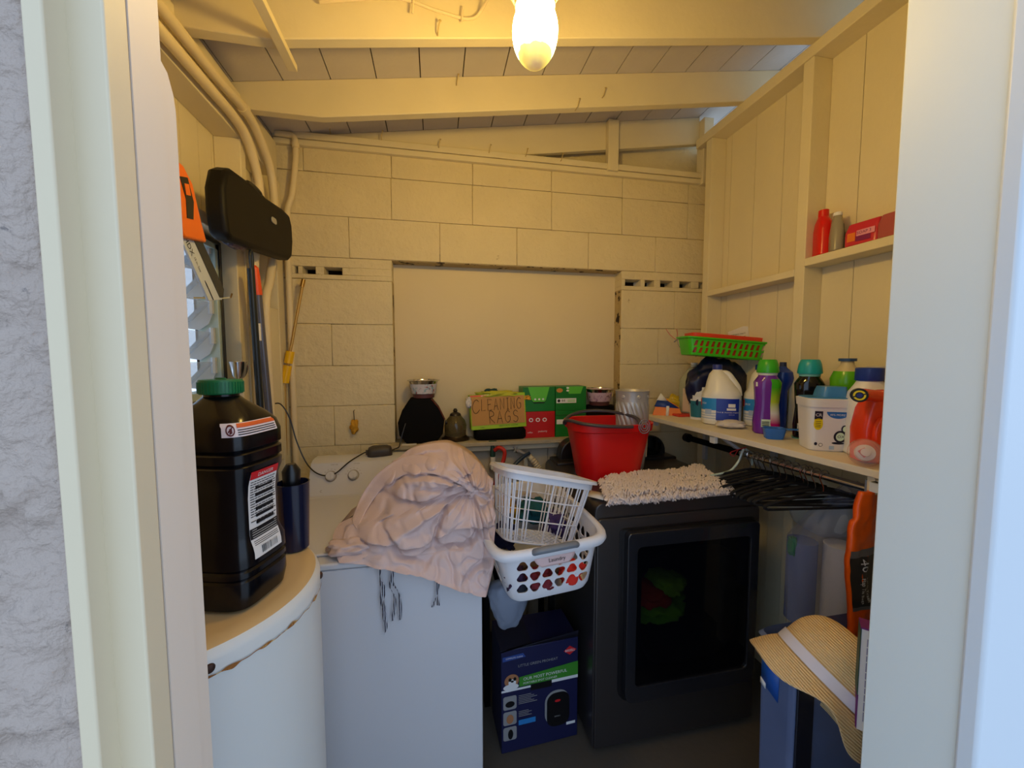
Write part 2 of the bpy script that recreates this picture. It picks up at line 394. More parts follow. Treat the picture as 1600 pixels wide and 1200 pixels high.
# ------------------------------------------------------------------ ceiling light and its bulb
lamp = thing('ceiling_light', 'glowing egg shaped bulb in a white ceiling holder, brown dirt at its tip', 'light', (.228, .88, 2.228))
mb = MB(); mb.loft([(.052, .026, .026), (.058, .044, .044), (.083, .047, .047), (.090, .056, .056), (.118, .057, .057)], 0, 32); mb.box(-.05, .05, .002, .044, .118, .40)
mb.obj('lamp_holder', M_pipe, lamp)
mb = MB(); pr = []
for i in range(19):
    t = i/18; a = -pi/2+t*pi*.94; pr.append((.002+.0713*sin(a), max(.0005, .0506*cos(a)*(1+.06*sin(a)))))
mb.loft([(z, r, r) for z, r in pr], 0, 32)
bm_ = bpy.data.materials.new('bulb_glow'); bm_.use_nodes = True; N = bm_.node_tree.nodes; L = bm_.node_tree.links
pb = N['Principled BSDF']; t = N.new('ShaderNodeTexCoord'); s = N.new('ShaderNodeSeparateXYZ'); L.new(t.outputs['Object'], s.inputs[0])
nz = N.new('ShaderNodeTexNoise'); nz.inputs['Scale'].default_value = 40; L.new(t.outputs['Object'], nz.inputs['Vector'])
ad = N.new('ShaderNodeMath'); ad.operation = 'MULTIPLY_ADD'; ad.inputs[1].default_value = .02; L.new(nz.outputs[0], ad.inputs[0]); L.new(s.outputs[2], ad.inputs[2])
m2 = N.new('ShaderNodeMapRange'); m2.inputs[1].default_value = -.062; m2.inputs[2].default_value = -.012; L.new(ad.outputs[0], m2.inputs[0])
r2 = N.new('ShaderNodeValToRGB'); L.new(m2.outputs[0], r2.inputs[0]); e = r2.color_ramp.elements
e[0].position = 0; e[0].color = (.0014, .0006, .0001, 1); e[1].position = 1; e[1].color = (1, .64, .16, 1)
x_ = e.new(.25); x_.color = (.0042, .0030, .0003, 1); x_ = e.new(.6); x_.color = (.009, .0075, .0014, 1)
L.new(r2.outputs[0], pb.inputs['Emission Color']); pb.inputs['Emission Strength'].default_value = BULB; pb.inputs['Base Color'].default_value = (.8, .7, .5, 1)
mb.obj('bulb', bm_, lamp)
mb = MB(); mb.box(.320, .345, .965, 1.30, 2.555, 2.59); trim(mb)
# lath under the rafters
mb = MB(); mb.box(-.447, -.420, .45, 1.405, 2.425, 2.445); o = trim(mb, M_wood, .001)
# cable clipped along the near rafter
mb = MB(); mb.tube(crv([(-.32, 1.29, 2.555), (-.1, 1.288, 2.60), (.02, 1.288, 2.585), (.12, 1.286, 2.575), (.16, 1.27, 2.60), (.18, 1.15, 2.575), (.215, .97, 2.56)], 6), .0045, 0)
for x in (-.05, .10): mb.tube([(x, 1.282, 2.605), (x-.004, 1.282, 2.56)], .003, 0)
tag(mb.obj('ceiling_cable', M_pipe), 'painted cable clipped along the nearest ceiling rafter to the bulb', 'cable')
# nails
M_nail = mat('painted_nail', (200, 180, 130), .5, .3)
nails = [(-.47, 2.005, 2.57, 'bent nail sticking up from the top plate, leftmost in the row'), (-.24, 2.005, 2.56, 'second nail from the left standing on the painted top plate'),
         (.03, 2.005, 2.55, 'curved white headed nail on the top plate, third from the left'), (.28, 2.005, 2.55, 'nail on the top plate right where the gap under the roof begins'),
         (.47, 2.005, 2.55, 'white headed nail on the top plate below the dark gap'), (.66, 2.005, 2.545, 'small nail on the top plate nearest the short upright block'),
         (.10, 1.668, 2.63, 'bent nail in the middle rafter left of the bulb'), (.62, 1.668, 2.60, 'long bent nail in the middle rafter right of the bulb'),
         (.74, 1.668, 2.66, 'nail in the middle rafter furthest right'), (.02, 1.293, 2.52, 'nail on the nearest rafter left of the bulb')]
for x, y, z, lb in nails:
    mb = MB(); mb.tube([(x, y+.02, z), (x+.002, y-.006, z+.002), (x+.006, y-.012, z+.022), (x+.009, y-.013, z+.03)], .0022, 0, 6)
    mb.loft([(0, .0005, .0005), (.0005, .0045, .0045), (.002, .0045, .0045)], 0, 10, M=T(x+.009, y-.013, z+.03))
    tag(mb.obj('nail', M_nail), lb, 'nail', 'nails in the roof timbers')

# ------------------------------------------------------------------ conduits
def pipe(name, pts, r, label, cat='pipe', m=M_pipe, extra=None, grp=None):
    mb = MB(); mb.tube(crv(pts, 6), r, 0, 14)
    if extra:
        for q in extra: mb.loft([(-.012, r*1.25, r*1.25), (.012, r*1.25, r*1.25)], 0, 16, M=q)
    return tag(mb.obj(name, m), label, cat, grp)
pipe('conduit', [(-.672, .5, 2.40), (-.672, 1.0, 2.40), (-.672, 1.415, 2.404), (-.672, 1.62, 2.419), (-.672, 1.74, 2.395), (-.672, 1.85, 2.30), (-.672, 1.876, 2.14), (-.672, 1.85, 1.98), (-.672, 1.79, 1.83), (-.672, 1.74, 1.70), (-.672, 1.75, 1.2)],
     .0165, 'painted conduit running highest along the left header then bending down the wall', extra=[T(-.672, 1.625, 2.419) @ RX(90)])
pipe('conduit', [(-.675, .5, 2.34), (-.675, 1.0, 2.34), (-.675, 1.376, 2.347), (-.675, 1.559, 2.349), (-.675, 1.65, 2.325), (-.675, 1.715, 2.25), (-.675, 1.74, 2.16), (-.675, 1.72, 1.96), (-.675, 1.66, 1.85), (-.675, 1.65, 1.2)],
     .0165, 'painted conduit running below its twin and bending down behind the black case')
pipe('conduit', [(-.70, 2.0, 2.535), (-.66, 2.0, 2.535), (-.622, 2.0, 2.525), (-.617, 2.0, 2.47), (-.622, 2.0, 2.40), (-.64, 2.0, 2.27), (-.665, 2.0, 2.17), (-.668, 2.0, 1.9), (-.668, 2.0, 1.0)],
     .013, 'thinner painted conduit dropping down the back corner left of the blocks', extra=[T(-.617, 2.0, 2.49)])
mb = MB(); mb.box(-.699, -.688, 1.735, 1.92, 1.05, 1.73)
tag(mb.obj('wall_cover_panel', M_wood, bevel=.004), 'tall plain painted board on the left wall behind the broom handles', 'panel')

# ------------------------------------------------------------------ water heater
wh = thing('water_heater', 'white round water heater with rust along its top seam', 'water heater', (-.467, .803, 0))
mb = MB(); mb.loft([(0.02, .2245, .2245), (1.041, .2245, .2245)], 0, 96)
mt = mat('heater_enamel', (222, 224, 220), .35, var=.03, vscale=3, spots=(170, 140, 90), sscale=7, sthr=.74)
mb.obj('tank', mt, wh)
mb = MB(); mb.loft([(z, r, r) for z, r in [(1.041, .2262), (1.060, .2262), (1.069, .2235), (1.076, .218)]], 1, 96, cap=(0, 0)); mb.loft([(z, r, r) for z, r in [(1.076, .218), (1.081, .208), (1.0825, .190)]], 0, 96, cap=(0, 1))
mb.obj('top_cover', [mat('heater_top', (206, 178, 130), .3, var=.08, vscale=5, spots=(150, 100, 40), sscale=8, sthr=.70), mt], wh, sharp=180)
mb = MB(); random.seed(2)
def seam(u, v):
    a = -2.2+u*3.0; n_ = noise.noise(Vector((a*14, 3, 0)))
    z = 1.040+.0025*n_+(v-.5)*(.0015+.013*max(0, noise.noise(Vector((a*9, 9, 1)))))
    return (.2283*cos(a), .2283*sin(a), z)
mb.grid(seam, 220, 2); mb.obj('rusty_seam', mat('rust', (150, 96, 40), .85, var=.5, vscale=60, spots=(214, 180, 110), sscale=90, sthr=.52), wh)
for a in (-.95, .22):
    mb = MB(); M = T(.2258*cos(a), .2258*sin(a), 1.052) @ RZ(math.degrees(a)) @ RY(90)
    mb.loft([(0, .0075, .0075), (.003, .0065, .0065), (.005, .003, .003)], 0, 20, M=M); mb.obj('bolt', mat('dark_rust_metal', (66, 44, 34), .5, .6), wh)
for x, y, r in ((.155, .120, .016), (.188, .098, .009)):
    mb = MB(); mb.loft([(1.0825, r, r), (1.0835, r, r)], 0, 24); mb.obj('port_hole', mat('rusty_hole', (74, 46, 26), .8, var=.4, vscale=60), wh)

# big black jug on the heater
jg = thing('jug', 'large black ribbed jug with green cap standing on the water heater', 'jug', (-.372, .765, 1.083), (0, 0, radians(-17)))
S = [(0, .052, .066), (.006, .060, .074), (.03, .0635, .079), (.052, .0635, .079), (.056, .060, .076), (.060, .0635, .079), (.068, .0635, .079), (.072, .060, .076), (.076, .0635, .079), (.10, .063, .078),
     (.115, .0575, .073), (.125, .0555, .071), (.19, .0555, .071), (.215, .0575, .073), (.232, .063, .078), (.246, .0635, .079), (.250, .0595, .075), (.254, .0635, .079), (.268, .0635, .079), (.272, .0595, .075), (.277, .0635, .079), (.30, .0635, .079), (.318, .060, .074), (.334, .050, .060), (.352, .034, .038), (.362, .026, .027), (.384, .026, .027)]
mb = MB()
def yx(S, p0=4.5):
    out = []
    for z, rx, ry in S:
        p = p0 if z < .31 else max(2, p0-(z-.31)*55); out.append((z, ry, rx, p, 0, 0))
    return out
mb.loft(yx(S), 0, 64)
# moulded ribs on the wide side
for i in range(6): mb.box(-.058, -.032, -.0642, -.052, .135+i*.017, .146+i*.017, 0)
for i in range(7): mb.box(.0715, .0735, -.020, .020, .13+i*.012, .135+i*.012, 0)
jm = mat('jug_plastic', (9, 9, 14), .2, spec=.4)
mb.obj('body', jm, jg, sub=0)
mb = MB(); pr = [(.366, .0315), (.368, .033), (.388, .033), (.391, .0315)]; mb.loft([(z, r, r) for z, r in pr], 0, 48)
for i in range(40):
    a = i*2*pi/40; mb.box(-.0008, .0008, .0325, .0340, .368, .387, 0, RZ(i*9))
mb.loft([(.391, .012, .004), (.394, .010, .003)], 0, 12)
mb.obj('cap', mat('green_cap', (10, 106, 62), .4), jg)
# curved back label with lines of print, on the +x corner face
mb = MB()
def on_side(y, z, off=.0006):
    # point on the narrow (+x) side of the jug
    zz = [q for q in yx(S)]; 
    for a, b in zip(zz, zz[1:]):
        if a[0] <= z <= b[0]: t = (z-a[0])/(b[0]-a[0]+1e-9); rx = a[1]+(b[1]-a[1])*t; ry = a[2]+(b[2]-a[2])*t; p = a[3]; break
    else: rx, ry, p = .073, .06, 4.5
    q = min(.999, abs(y)/ry); return (rx*(1-q**p)**(1/p)+off, y, z)
def lab(y0, y1, z0, z1, mi, off, nu=8, nv=14): mb.grid(lambda u, v: on_side(y0+(y1-y0)*u, z0+(z1-z0)*v, off), nu, nv, mi)
lab(-.034, .030, .085, .232, 0, .0012); lab(-.034, .030, .222, .236, 1, .0018, 8, 2); lab(-.034, .030, .118, .136, 2, .0018, 8, 3)
random.seed(7)
for i in range(17):
    z = .216-i*.0043
    y = -.031
    if i == 15: continue
    while y < .022:
        w = random.uniform(.004, .010); lab(y, min(y+w, .027), z, z+.0016, 2, .0019, 3, 1); y += w+.0012
for i in range(4): lab(-.030, .027, .1205+i*.004, .1212+i*.004, 0, .0024, 3, 1)
for i in range(12): lab(-.018+i*.0032, -.018+i*.0032+random.uniform(.0006, .002), .090, .103, 2, .0019, 1, 2)
for i in range(3): lab(-.030, .026, .107+i*.003, .108+i*.003, 2, .0019, 3, 1)
tx = MB()
tx.text('DANGER', .009, Matrix.Identity(4)); 
for v in tx.v: v.z = 0
o0 = len(mb.v); mb.add([on_side(v.x-.002, .2285+v.y, .0026) for v in tx.v], tx.f, 0)
tx = MB(); tx.text('NOTICE   DANGER', .0052, Matrix.Identity(4)); mb.add([on_side(v.x+.002, .142+v.y, .0026) for v in tx.v], tx.f, 2)
mb.obj('back_label', [M_paper, mat('label_red', (206, 24, 34), .5), M_txt], jg, sharp=180)
# warning label on the shoulder
mb = MB()
def shoulder(x, t, off=.0008):
    z = .300+t*.022; 
    sec = yx(S)
    for a, b in zip(sec, sec[1:]):
        if a[0] <= z <= b[0]: k = (z-a[0])/(b[0]-a[0]+1e-9); rx = a[1]+(b[1]-a[1])*k; ry = a[2]+(b[2]-a[2])*k; p = a[3]; break
    ang = x; c, q = cos(ang), sin(ang)
    return ((rx+off)*math.copysign(abs(c)**(2/p), c), (ry+off)*math.copysign(abs(q)**(2/p), q), z)
mb.grid(lambda u, v: shoulder(-1.15+u*1.35, v), 24, 6, 0)
mb.grid(lambda u, v: shoulder(-.62+u*.8, .66+v*.3, .0014), 12, 2, 1)
for i in range(3): mb.grid(lambda u, v: shoulder(-.60+u*.75, .12+i*.17+v*.07, .0014), 12, 1, 2)
mb.grid(lambda u, v: shoulder(-.86+.16*cos(u*2*pi)*(.75+.25*v), .5+.42*sin(u*2*pi)*(.75+.25*v), .0016), 24, 1, 3)
mb.grid(lambda u, v: shoulder(-.95+u*.18, .30+u*.4+v*.12, .0016), 4, 1, 3); mb.grid(lambda u, v: shoulder(-.90+u*.10, .2+u*.1+v*.4, .0016), 4, 1, 3)
mb.obj('warning_label', [mat('label_pink', (232, 220, 224), .6), mat('label_orange', (214, 96, 40), .6), M_txt, mat('label_maroon', (92, 20, 26), .6)], jg, sharp=180)

# tumbler behind the jug
cp = thing('tumbler', 'dark navy plastic tumbler standing behind the black jug', 'cup', (-.318, .925, 1.083))
mb = MB(); mb.loft([(0, .026, .026), (.003, .029, .029), (.15, .034, .034), (.152, .0345, .0345), (.152, .032, .032), (.012, .027, .027)], 0, 48)
mb.obj('cup_body', mat('navy_plastic', (24, 26, 50), .2), cp)
mb = MB(); mb.loft([(.13, .0315, .0315), (.134, .0315, .0315)], 0, 32); mb.loft([(.134, .017, .017), (.175, .019, .019), (.19, .010, .010)], 0, 24, M=T(-.006, .012, 0)); mb.obj('lid', M_black, cp)

# ------------------------------------------------------------------ washer
WX0, WX1, WF, WT = -.555, .132, 1.155, .920
wa = thing('washing_machine', 'white top loading washing machine left of the dark dryer', 'washing machine', (0, 0, 0))
mb = MB(); mb.box(WX0, WX1, WF, 1.90, .02, WT-.022); mb.obj('cabinet', M_white, wa, bevel=.004)
mb = MB(); mb.box(WX0, WX1, WF-.002, 1.90, WT-.020, WT); mb.obj('top', M_white, wa, bevel=.006, seg=3)
mb = MB(); mb.box(WX0+.03, WX1-.03, WF+.045, 1.64, WT+.001, WT+.009); mb.obj('lid', M_white, wa, bevel=.004)
mb = MB(); P = [(1.715, WT), (1.735, WT+.005), (1.80, WT+.13), (1.83, WT+.142), (1.90, WT+.142), (1.90, WT)]
mb.prism(P, WX0+.012, WX1-.012, 0, Matrix(((0, 0, 1, 0), (1, 0, 0, 0), (0, 1, 0, 0), (0, 0, 0, 1))))
cpn = mb.obj('control_panel', M_white, wa, bevel=.006, seg=3)
sl = math.degrees(atan2(.125, .065)); PM = lambda x, t: T(x, 1.735+.065*t, WT+.005+.125*t) @ RX(sl)
for x in (-.455, -.362, -.20, -.05, .06):
    mb = MB(); mb.loft([(0, .024, .024), (.003, .024, .024)], 1, 40, M=PM(x, .58) @ T(0, 0, -.0005))
    mb.loft([(.003, .020, .020), (.018, .018, .018), (.020, .016, .016)], 0, 40, M=PM(x, .58)); mb.box(-.0025, .0025, -.015, .015, .019, .024, 0, PM(x, .58) @ RZ(15))
    mb.obj('knob', [M_white, mat('soft_grey', (150, 140, 128), .5)], cpn)
mb = MB(); random.seed(5)
for x in (-.455, -.362, -.20, -.05):
    for k in range(-3, 4):
        a = radians(90+k*26); mb.box(-.0025, .0025, -.0006, .0006, 0, .0004, 0, PM(x, .58) @ T(.032*cos(a), .032*sin(a), .0003))
    mb.text('LOAD SIZE' if x < -.4 else 'OPTIONS', .006, PM(x+.01, .97) @ T(0, -.004, .0004), 0)
    mb.obj('dial_print', mat('grey_ink', (120, 108, 96), .6), cpn); mb = MB()
mb.text('C', .013, PM(-.490, .14) @ T(0, 0, .0004), 0)
mb.obj('panel_logo', mat('grey_ink', (120, 108, 96), .6), cpn)

# transformer block and its cable on top of the washer panel
ad = thing('power_adapter', 'dark grey power adapter brick lying on the washer control panel', 'adapter', (-.26, 1.855, WT+.142), (0, 0, radians(8)))
mb = MB(); mb.loft([(0, .055, .032, 4), (.02, .056, .034, 4), (.036, .050, .028, 4), (.044, .034, .018, 4)], 0, 32); mb.box(-.062, -.045, -.014, .014, .008, .026); mb.obj('brick', mat('charcoal_plastic', (58, 52, 50), .5), ad)
mb = MB(); mb.tube(crv([(-.70, 1.80, 1.31), (-.655, 1.80, 1.318), (-.62, 1.80, 1.255), (-.595, 1.80, 1.15), (-.555, 1.79, 1.055), (-.50, 1.765, 1.012), (-.44, 1.762, 1.010), (-.38, 1.79, 1.055), (-.33, 1.84, 1.078), (-.315, 1.852, 1.079)], 6), .0028, 0)
mb.tube(crv([(-.205, 1.86, 1.082), (-.18, 1.90, 1.085), (-.175, 1.925, 1.10), (-.165, 1.94, 1.14), (-.15, 1.96, 1.19)], 5), .0028, 0)
mb.obj('cord', M_black, ad).matrix_parent_inverse = (T(-.26, 1.855, WT+.142) @ RZ(8)).inverted()

# ------------------------------------------------------------------ bedding heap on the washer
def ridge(x): return abs(sin(x))**.55
OUT = [(0.174, 1.36, 1.107), (0.131, 1.38, 1.158), (0.075, 1.41, 1.195), (0.018, 1.42, 1.211), (-0.098, 1.44, 1.188), (-0.189, 1.44, 1.105), (-0.226, 1.42, 1.031), (-0.269, 1.38, 0.992), (-0.323, 1.34, 0.965), (-0.318, 1.25, 0.940), (-0.263, 1.18, 0.924), (-0.156, 1.14, 0.910), (-0.047, 1.13, 0.878), (0.065, 1.125, 0.828), (0.128, 1.125, 0.803), (0.143, 1.125, 0.815), (0.165, 1.14, 0.92), (0.174, 1.2, 0.995), (0.184, 1.3, 1.044)]
K = Vector((.108, 1.24, 1.100))
def tri_(x): x = x/(2*pi); return abs(2*(x-math.floor(x+.5)))
def sst(x): x = max(0, min(1, x)); return x*x*(3-2*x)
oc = crv(OUT+[OUT[0]], 8)
oa = sorted((atan2(p.z-K.z, p.x-K.x), p) for p in oc)
def bound(th):
    th = (th+pi) % (2*pi)-pi
    for (a0, p0), (a1, p1) in zip(oa, oa[1:]):
        if a0 <= th <= a1: k = (th-a0)/(a1-a0+1e-9); return p0.lerp(p1, k)
    (a0, p0), (a1, p1) = oa[-1], (oa[0][0]+2*pi, oa[0][1]); t_ = th if th >= a0 else th+2*pi
    return p0.lerp(p1, (t_-a0)/(a1-a0+1e-9))
def tierz(x): return .962+.16*max(0, x+.05)+.010*sin(x*22)-.10*max(0, -.16-x)      # lower edge of the folded-over layer
def sheet(u, v):
    th = u*2*pi; B = bound(th); rho = max(.012, v); cyc = lambda k, q: noise.noise(Vector((cos(th)*k, sin(th)*k, q)))
    P_ = K.lerp(B, rho); L_ = (B-K).length
    y = K.y+(B.y-K.y)*rho**2.6-.030*sst(rho/.3)
    y -= (.060*min(1, L_/.2))*sin(pi*min(1, rho*1.03))**.8*(.6+.8*cyc(1.2, 3))
    r_ = rho*L_
    low = cyc(1.6, rho*1.4); w = cyc(2.4, rho*2.2+7)
    ph = th*9+low*5.0+w*3.4+sin(rho*3)*.8
    am = .044*sst(r_/.12)*(.45+.55*(1-rho))*(.6+.9*abs(cyc(1.3, 11)))
    y -= am*(tri_(ph)**.8-.5)
    ph2 = th*23+low*7+rho*5*w
    y -= .012*sst(r_/.05)*(1-rho*.6)*(tri_(ph2)-.5)
    q = Vector((P_.x*6+P_.z*5, P_.z*11-P_.x*6, 2)); g = noise.noise(q)
    y += .026*sst(1-abs(g)*5.5)*sst(r_/.08)*(1-sst((rho-.85)/.15))
    g = noise.noise(Vector((P_.x*15-P_.z*9, P_.z*17+P_.x*12, 8))); y += .009*sst(1-abs(g)*4)
    # folded-over upper layer with a sharp lower edge, then the flat hanging hem
    t_ = tierz(P_.x)
    y -= .024*sst((P_.z-t_)/.004)*(1 if P_.x > -.29 else 0)
    # ruched gathers under the sash
    d = math.hypot(P_.x+.06, (P_.z-1.135)*1.6); y -= .008*sst(1-d/.11)*(sin(P_.x*150+P_.z*60)*.5+.5)
    z = P_.z+.006*(tri_(ph)-.5)*sst(rho)
    if rho > .97: y += 0
    if z < WT+.006: y = min(y, 1.146)
    return (P_.x+.004*(tri_(ph2)-.5), y, z)
mb = MB(); NU, NV = 420, 120
mb.grid(sheet, NU, NV, 0)
def back(u, v):
    B = bound((1-u)*2*pi); rho = max(.012, v); P_ = K.lerp(B, rho); E = Vector(sheet(1-u, 1))
    y = E.y if rho >= 1 else max(E.y, min(1.45, 1.45 if P_.z > WT+.02 else 1.149)); z = P_.z
    if y > 1.16: z = max(z, WT+.0115)
    return (P_.x if rho < 1 else E.x, y, z if rho < 1 else E.z)
mb.grid(back, 120, 20, 0)
cf = mb.obj('bedding_heap', M_cloth, sharp=180)
tag(cf, 'crumpled pinkish beige bedding heap lying on the white washing machine', 'bedding')
# sash band wrapped over the top
mb = MB(); bp = crv([(-.262, 1.20, .985), (-.235, 1.175, 1.04), (-.175, 1.165, 1.110), (-.085, 1.17, 1.160), (.005, 1.185, 1.165), (.065, 1.20, 1.135), (.110, 1.215, 1.095)], 10)
def sheet_y(x, z):
    th = atan2(z-K.z, x-K.x); B = bound(th); L_ = math.hypot(B.x-K.x, B.z-K.z); return sheet((th % (2*pi))/(2*pi), min(1, math.hypot(x-K.x, z-K.z)/L_))[1]
def band(u, v):
    i = u*(len(bp)-1); a = bp[int(i)]; b = bp[min(len(bp)-1, int(i)+1)]; p = a.lerp(b, i-int(i)); tn = (b-a) if (b-a).length > 1e-6 else (bp[-1]-bp[-2]); up_ = Vector((-tn.z, 0, tn.x)).normalized()
    w = .021*(.5+.5*sin(pi*min(1, .1+u))); off = (v-.5)*2; q = p+up_*w*off
    ys_ = [sheet_y(q.x+dx, q.z+dz) for dx in (-.02, 0, .02) for dz in (-.02, 0, .02)]
    return Vector((q.x, sum(ys_)/9-.010+.004*off*off+.006*noise.noise(Vector((u*7, v*2, 1))), q.z))
mb.grid(band, 90, 12, 0); mb.obj('sash', M_cloth, cf, solid=.003, sharp=180)
lump('loose_corner', (-.235, 1.20, .945), (.085, .05, .022), 31, M_cloth, None, amp=.35, parent=cf, rot=(0, 0, -12))
lump('loose_corner', (.155, 1.27, 1.03), (.030, .06, .07), 33, M_cloth, None, amp=.35, parent=cf, rot=(0, 10, 0))
lump('knot', (.118, 1.205, 1.088), (.030, .022, .022), 35, M_cloth, None, amp=.5, parent=cf)
M_tie = mat('striped_tie', (40, 38, 52), .8)
def stripe(o):
    N = o.node_tree.nodes; L = o.node_tree.links; t = N.new('ShaderNodeTexCoord'); w = N.new('ShaderNodeTexWave'); w.inputs['Scale'].default_value = 60; w.inputs['Distortion'].default_value = 1
    w.bands_direction = 'X'; L.new(t.outputs['Object'], w.inputs['Vector']); r = N.new('ShaderNodeValToRGB'); r.color_ramp.interpolation = 'CONSTANT'
    r.color_ramp.elements[0].color = C(34, 32, 48); r.color_ramp.elements[1].position = .62; r.color_ramp.elements[1].color = C(206, 206, 214)
    L.new(w.outputs[0], r.inputs[0]); L.new(r.outputs[0], N['Principled BSDF'].inputs['Base Color'])
stripe(M_tie)
def ribbon(pts, w, tw, name, m, parent=None):
    pts = crv(pts, 6); n_ = len(pts); mb = MB()
    def fn(u, v):
        p = pts[min(n_-1, int(round(v*(n_-1))))]; a = tw*v*pi; return (p.x+(u-.5)*w*cos(a), p.y+(u-.5)*w*sin(a)*.6, p.z)
    mb.grid(fn, 2, n_-1); return mb.obj(name, m, parent, solid=.0008)
for pts, w, tw in ([[(-.165, 1.138, .925), (-.168, 1.138, .87), (-.158, 1.14, .83), (-.160, 1.14, .78), (-.157, 1.14, .74)], .012, 2.4],
                   [[(-.160, 1.139, .84), (-.168, 1.14, .80), (-.162, 1.14, .76), (-.155, 1.14, .72), (-.160, 1.14, .697)], .009, 1.5],
                   [[(-.125, 1.138, .905), (-.135, 1.138, .86), (-.118, 1.14, .82), (-.114, 1.14, .78), (-.115, 1.14, .735)], .010, 1.2],
                   [[(-.135, 1.14, .865), (-.142, 1.142, .84), (-.128, 1.14, .80), (-.137, 1.14, .735)], .008, 1.2],
                   [[(-.002, 1.138, .85), (-.004, 1.14, .81), (-.003, 1.14, .765)], .013, .8], [[(-.004, 1.139, .82), (-.010, 1.14, .79), (-.020, 1.14, .762)], .007, 1]):
    ribbon(pts, w, tw, 'tie', M_tie, cf)

# ------------------------------------------------------------------ dryer
DX0, DX1, DF, DT = .562, 1.262, 1.275, .98
dr = thing('dryer', 'dark grey front loading dryer with a smoked glass door', 'dryer')
def rrect(x0, x1, z0, z1, r, n=6, rs=None):
    rs = rs or (r, r, r, r); out = []
    for (cx, cz, a0, rr) in ((x1-rs[0], z0+rs[0], -90, rs[0]), (x1-rs[1], z1-rs[1], 0, rs[1]), (x0+rs[2], z1-rs[2], 90, rs[2]), (x0+rs[3], z0+rs[3], 180, rs[3])):
        for i in range(n+1): a = radians(a0+90*i/n); out.append((cx+rr*cos(a), cz+rr*sin(a)))
    return out
P = rrect(DX0, DX1, .03, DT, .03, 6, (.006, .035, .035, .006))
def cutdrum(o):
    c = MB(); c.prism(rrect(.745, 1.16, .33, .79, .12, 8), -1.75, -1.22, 0, RX(90)); return apply_bool(o, c.obj('cutter', M_black))
mb = MB(); mb.prism(P, -1.94, -(DF+.012), 0, RX(90)); cutdrum(mb.obj('cabinet', M_dryer, dr, bevel=.01, seg=3))
P = rrect(DX0+.004, DX1-.004, .032, DT-.055, .03, 6, (.006, .02, .02, .006))
mb = MB(); mb.prism(P, -(DF+.012), -DF, 0, RX(90)); cutdrum(mb.obj('front_panel', M_dryer, dr, bevel=.006, seg=3))
P = rrect(.655, 1.235, .205, .885, .05, 8, (.05, .018, .018, .06))
mb = MB(); mb.prism(P, -DF, -(DF-.004), 0, RX(90)); cutdrum(mb.obj('door_recess', M_black, dr, bevel=.002))
P = rrect(.672, 1.228, .222, .878, .03, 8, (.04, .016, .02, .04)); Q = rrect(.712, 1.190, .285, .822, .02, 8)
dd = MB(); n_ = len(P)
yo, yi = DF-.034, DF-.005
vs = [(x, yo, z) for x, z in P]+[(x, yo, z) for x, z in Q]+[(x, yi, z) for x, z in P]+[(x, yi-.012, z) for x, z in Q]
fs = [(i, (i+1) % n_, n_+(i+1) % n_, n_+i) for i in range(n_)]+[(i, 2*n_+i, 2*n_+(i+1) % n_, (i+1) % n_) for i in range(n_)]+[(n_+i, n_+(i+1) % n_, 3*n_+(i+1) % n_, 3*n_+i) for i in range(n_)]
dd.add(vs, fs, 0); door = dd.obj('door', M_dryer2, dr, bevel=.004, seg=3)
mb = MB(); mb.prism(Q, -(DF-.020), -(DF-.026), 0, RX(90)); 
mg = mat('door_glass', (10, 11, 16), .04, alpha=.5)
mb.obj('door_glass', mg, door)

P = rrect(.62, 1.22, DT-.05, DT+.115, .06, 8, (.01, .09, .09, .01))
mb = MB(); mb.prism(P, -1.935, -1.865, 0, RX(90)); mb.box(.585, 1.245, 1.80, 1.94, DT-.03, DT+.012)
cpd = mb.obj('control_panel', mat('console_black', (34, 32, 34), .3), dr, bevel=.008, seg=3)
mb = MB(); mb.prism(rrect(.70, 1.19, DT+.01, DT+.105, .04, 8), -1.864, -1.857, 0, RX(90)); mb.obj('console_face', M_glass_dark, cpd)
mb = MB(); mb.tube(crv([(.712, 1.857, DT+.015), (.694, 1.857, DT+.05), (.700, 1.857, DT+.095), (.72, 1.857, DT+.11)], 5), .0035, 0); mb.obj('chrome_edge', M_chrome, cpd)
for x in (DX0+.05, DX1-.05):
    for y in (1.33, 1.88):
        mb = MB(); mb.loft([(0, .02, .02), (.03, .016, .016)], 0, 16, M=T(x, y, 0)); mb.obj('foot', M_black, dr)

for c, d, col, lb, sd in (((.90, 1.42, .47), (.12, .10, .05), (120, 190, 20), 'lime green garment low behind the dryer door glass', 2), ((.84, 1.40, .545), (.085, .08, .05), (200, 60, 30), 'red garment behind the dryer door glass', 5),
                      ((.93, 1.40, .575), (.07, .07, .04), (150, 200, 40), 'yellow green cloth on top of the load behind the dryer glass', 8)):
    lump('garment', c, d, sd, mat('cloth_%d' % col[0], col, .9), lb, group if False else 'garment', 'laundry inside the dryer')

# ------------------------------------------------------------------ laundry baskets between the machines
lb = thing('laundry_basket', 'white plastic laundry basket with triangular holes wedged between washer and dryer', 'laundry basket', (.325, 1.30, .792), (radians(1), radians(-3.5), radians(3)))
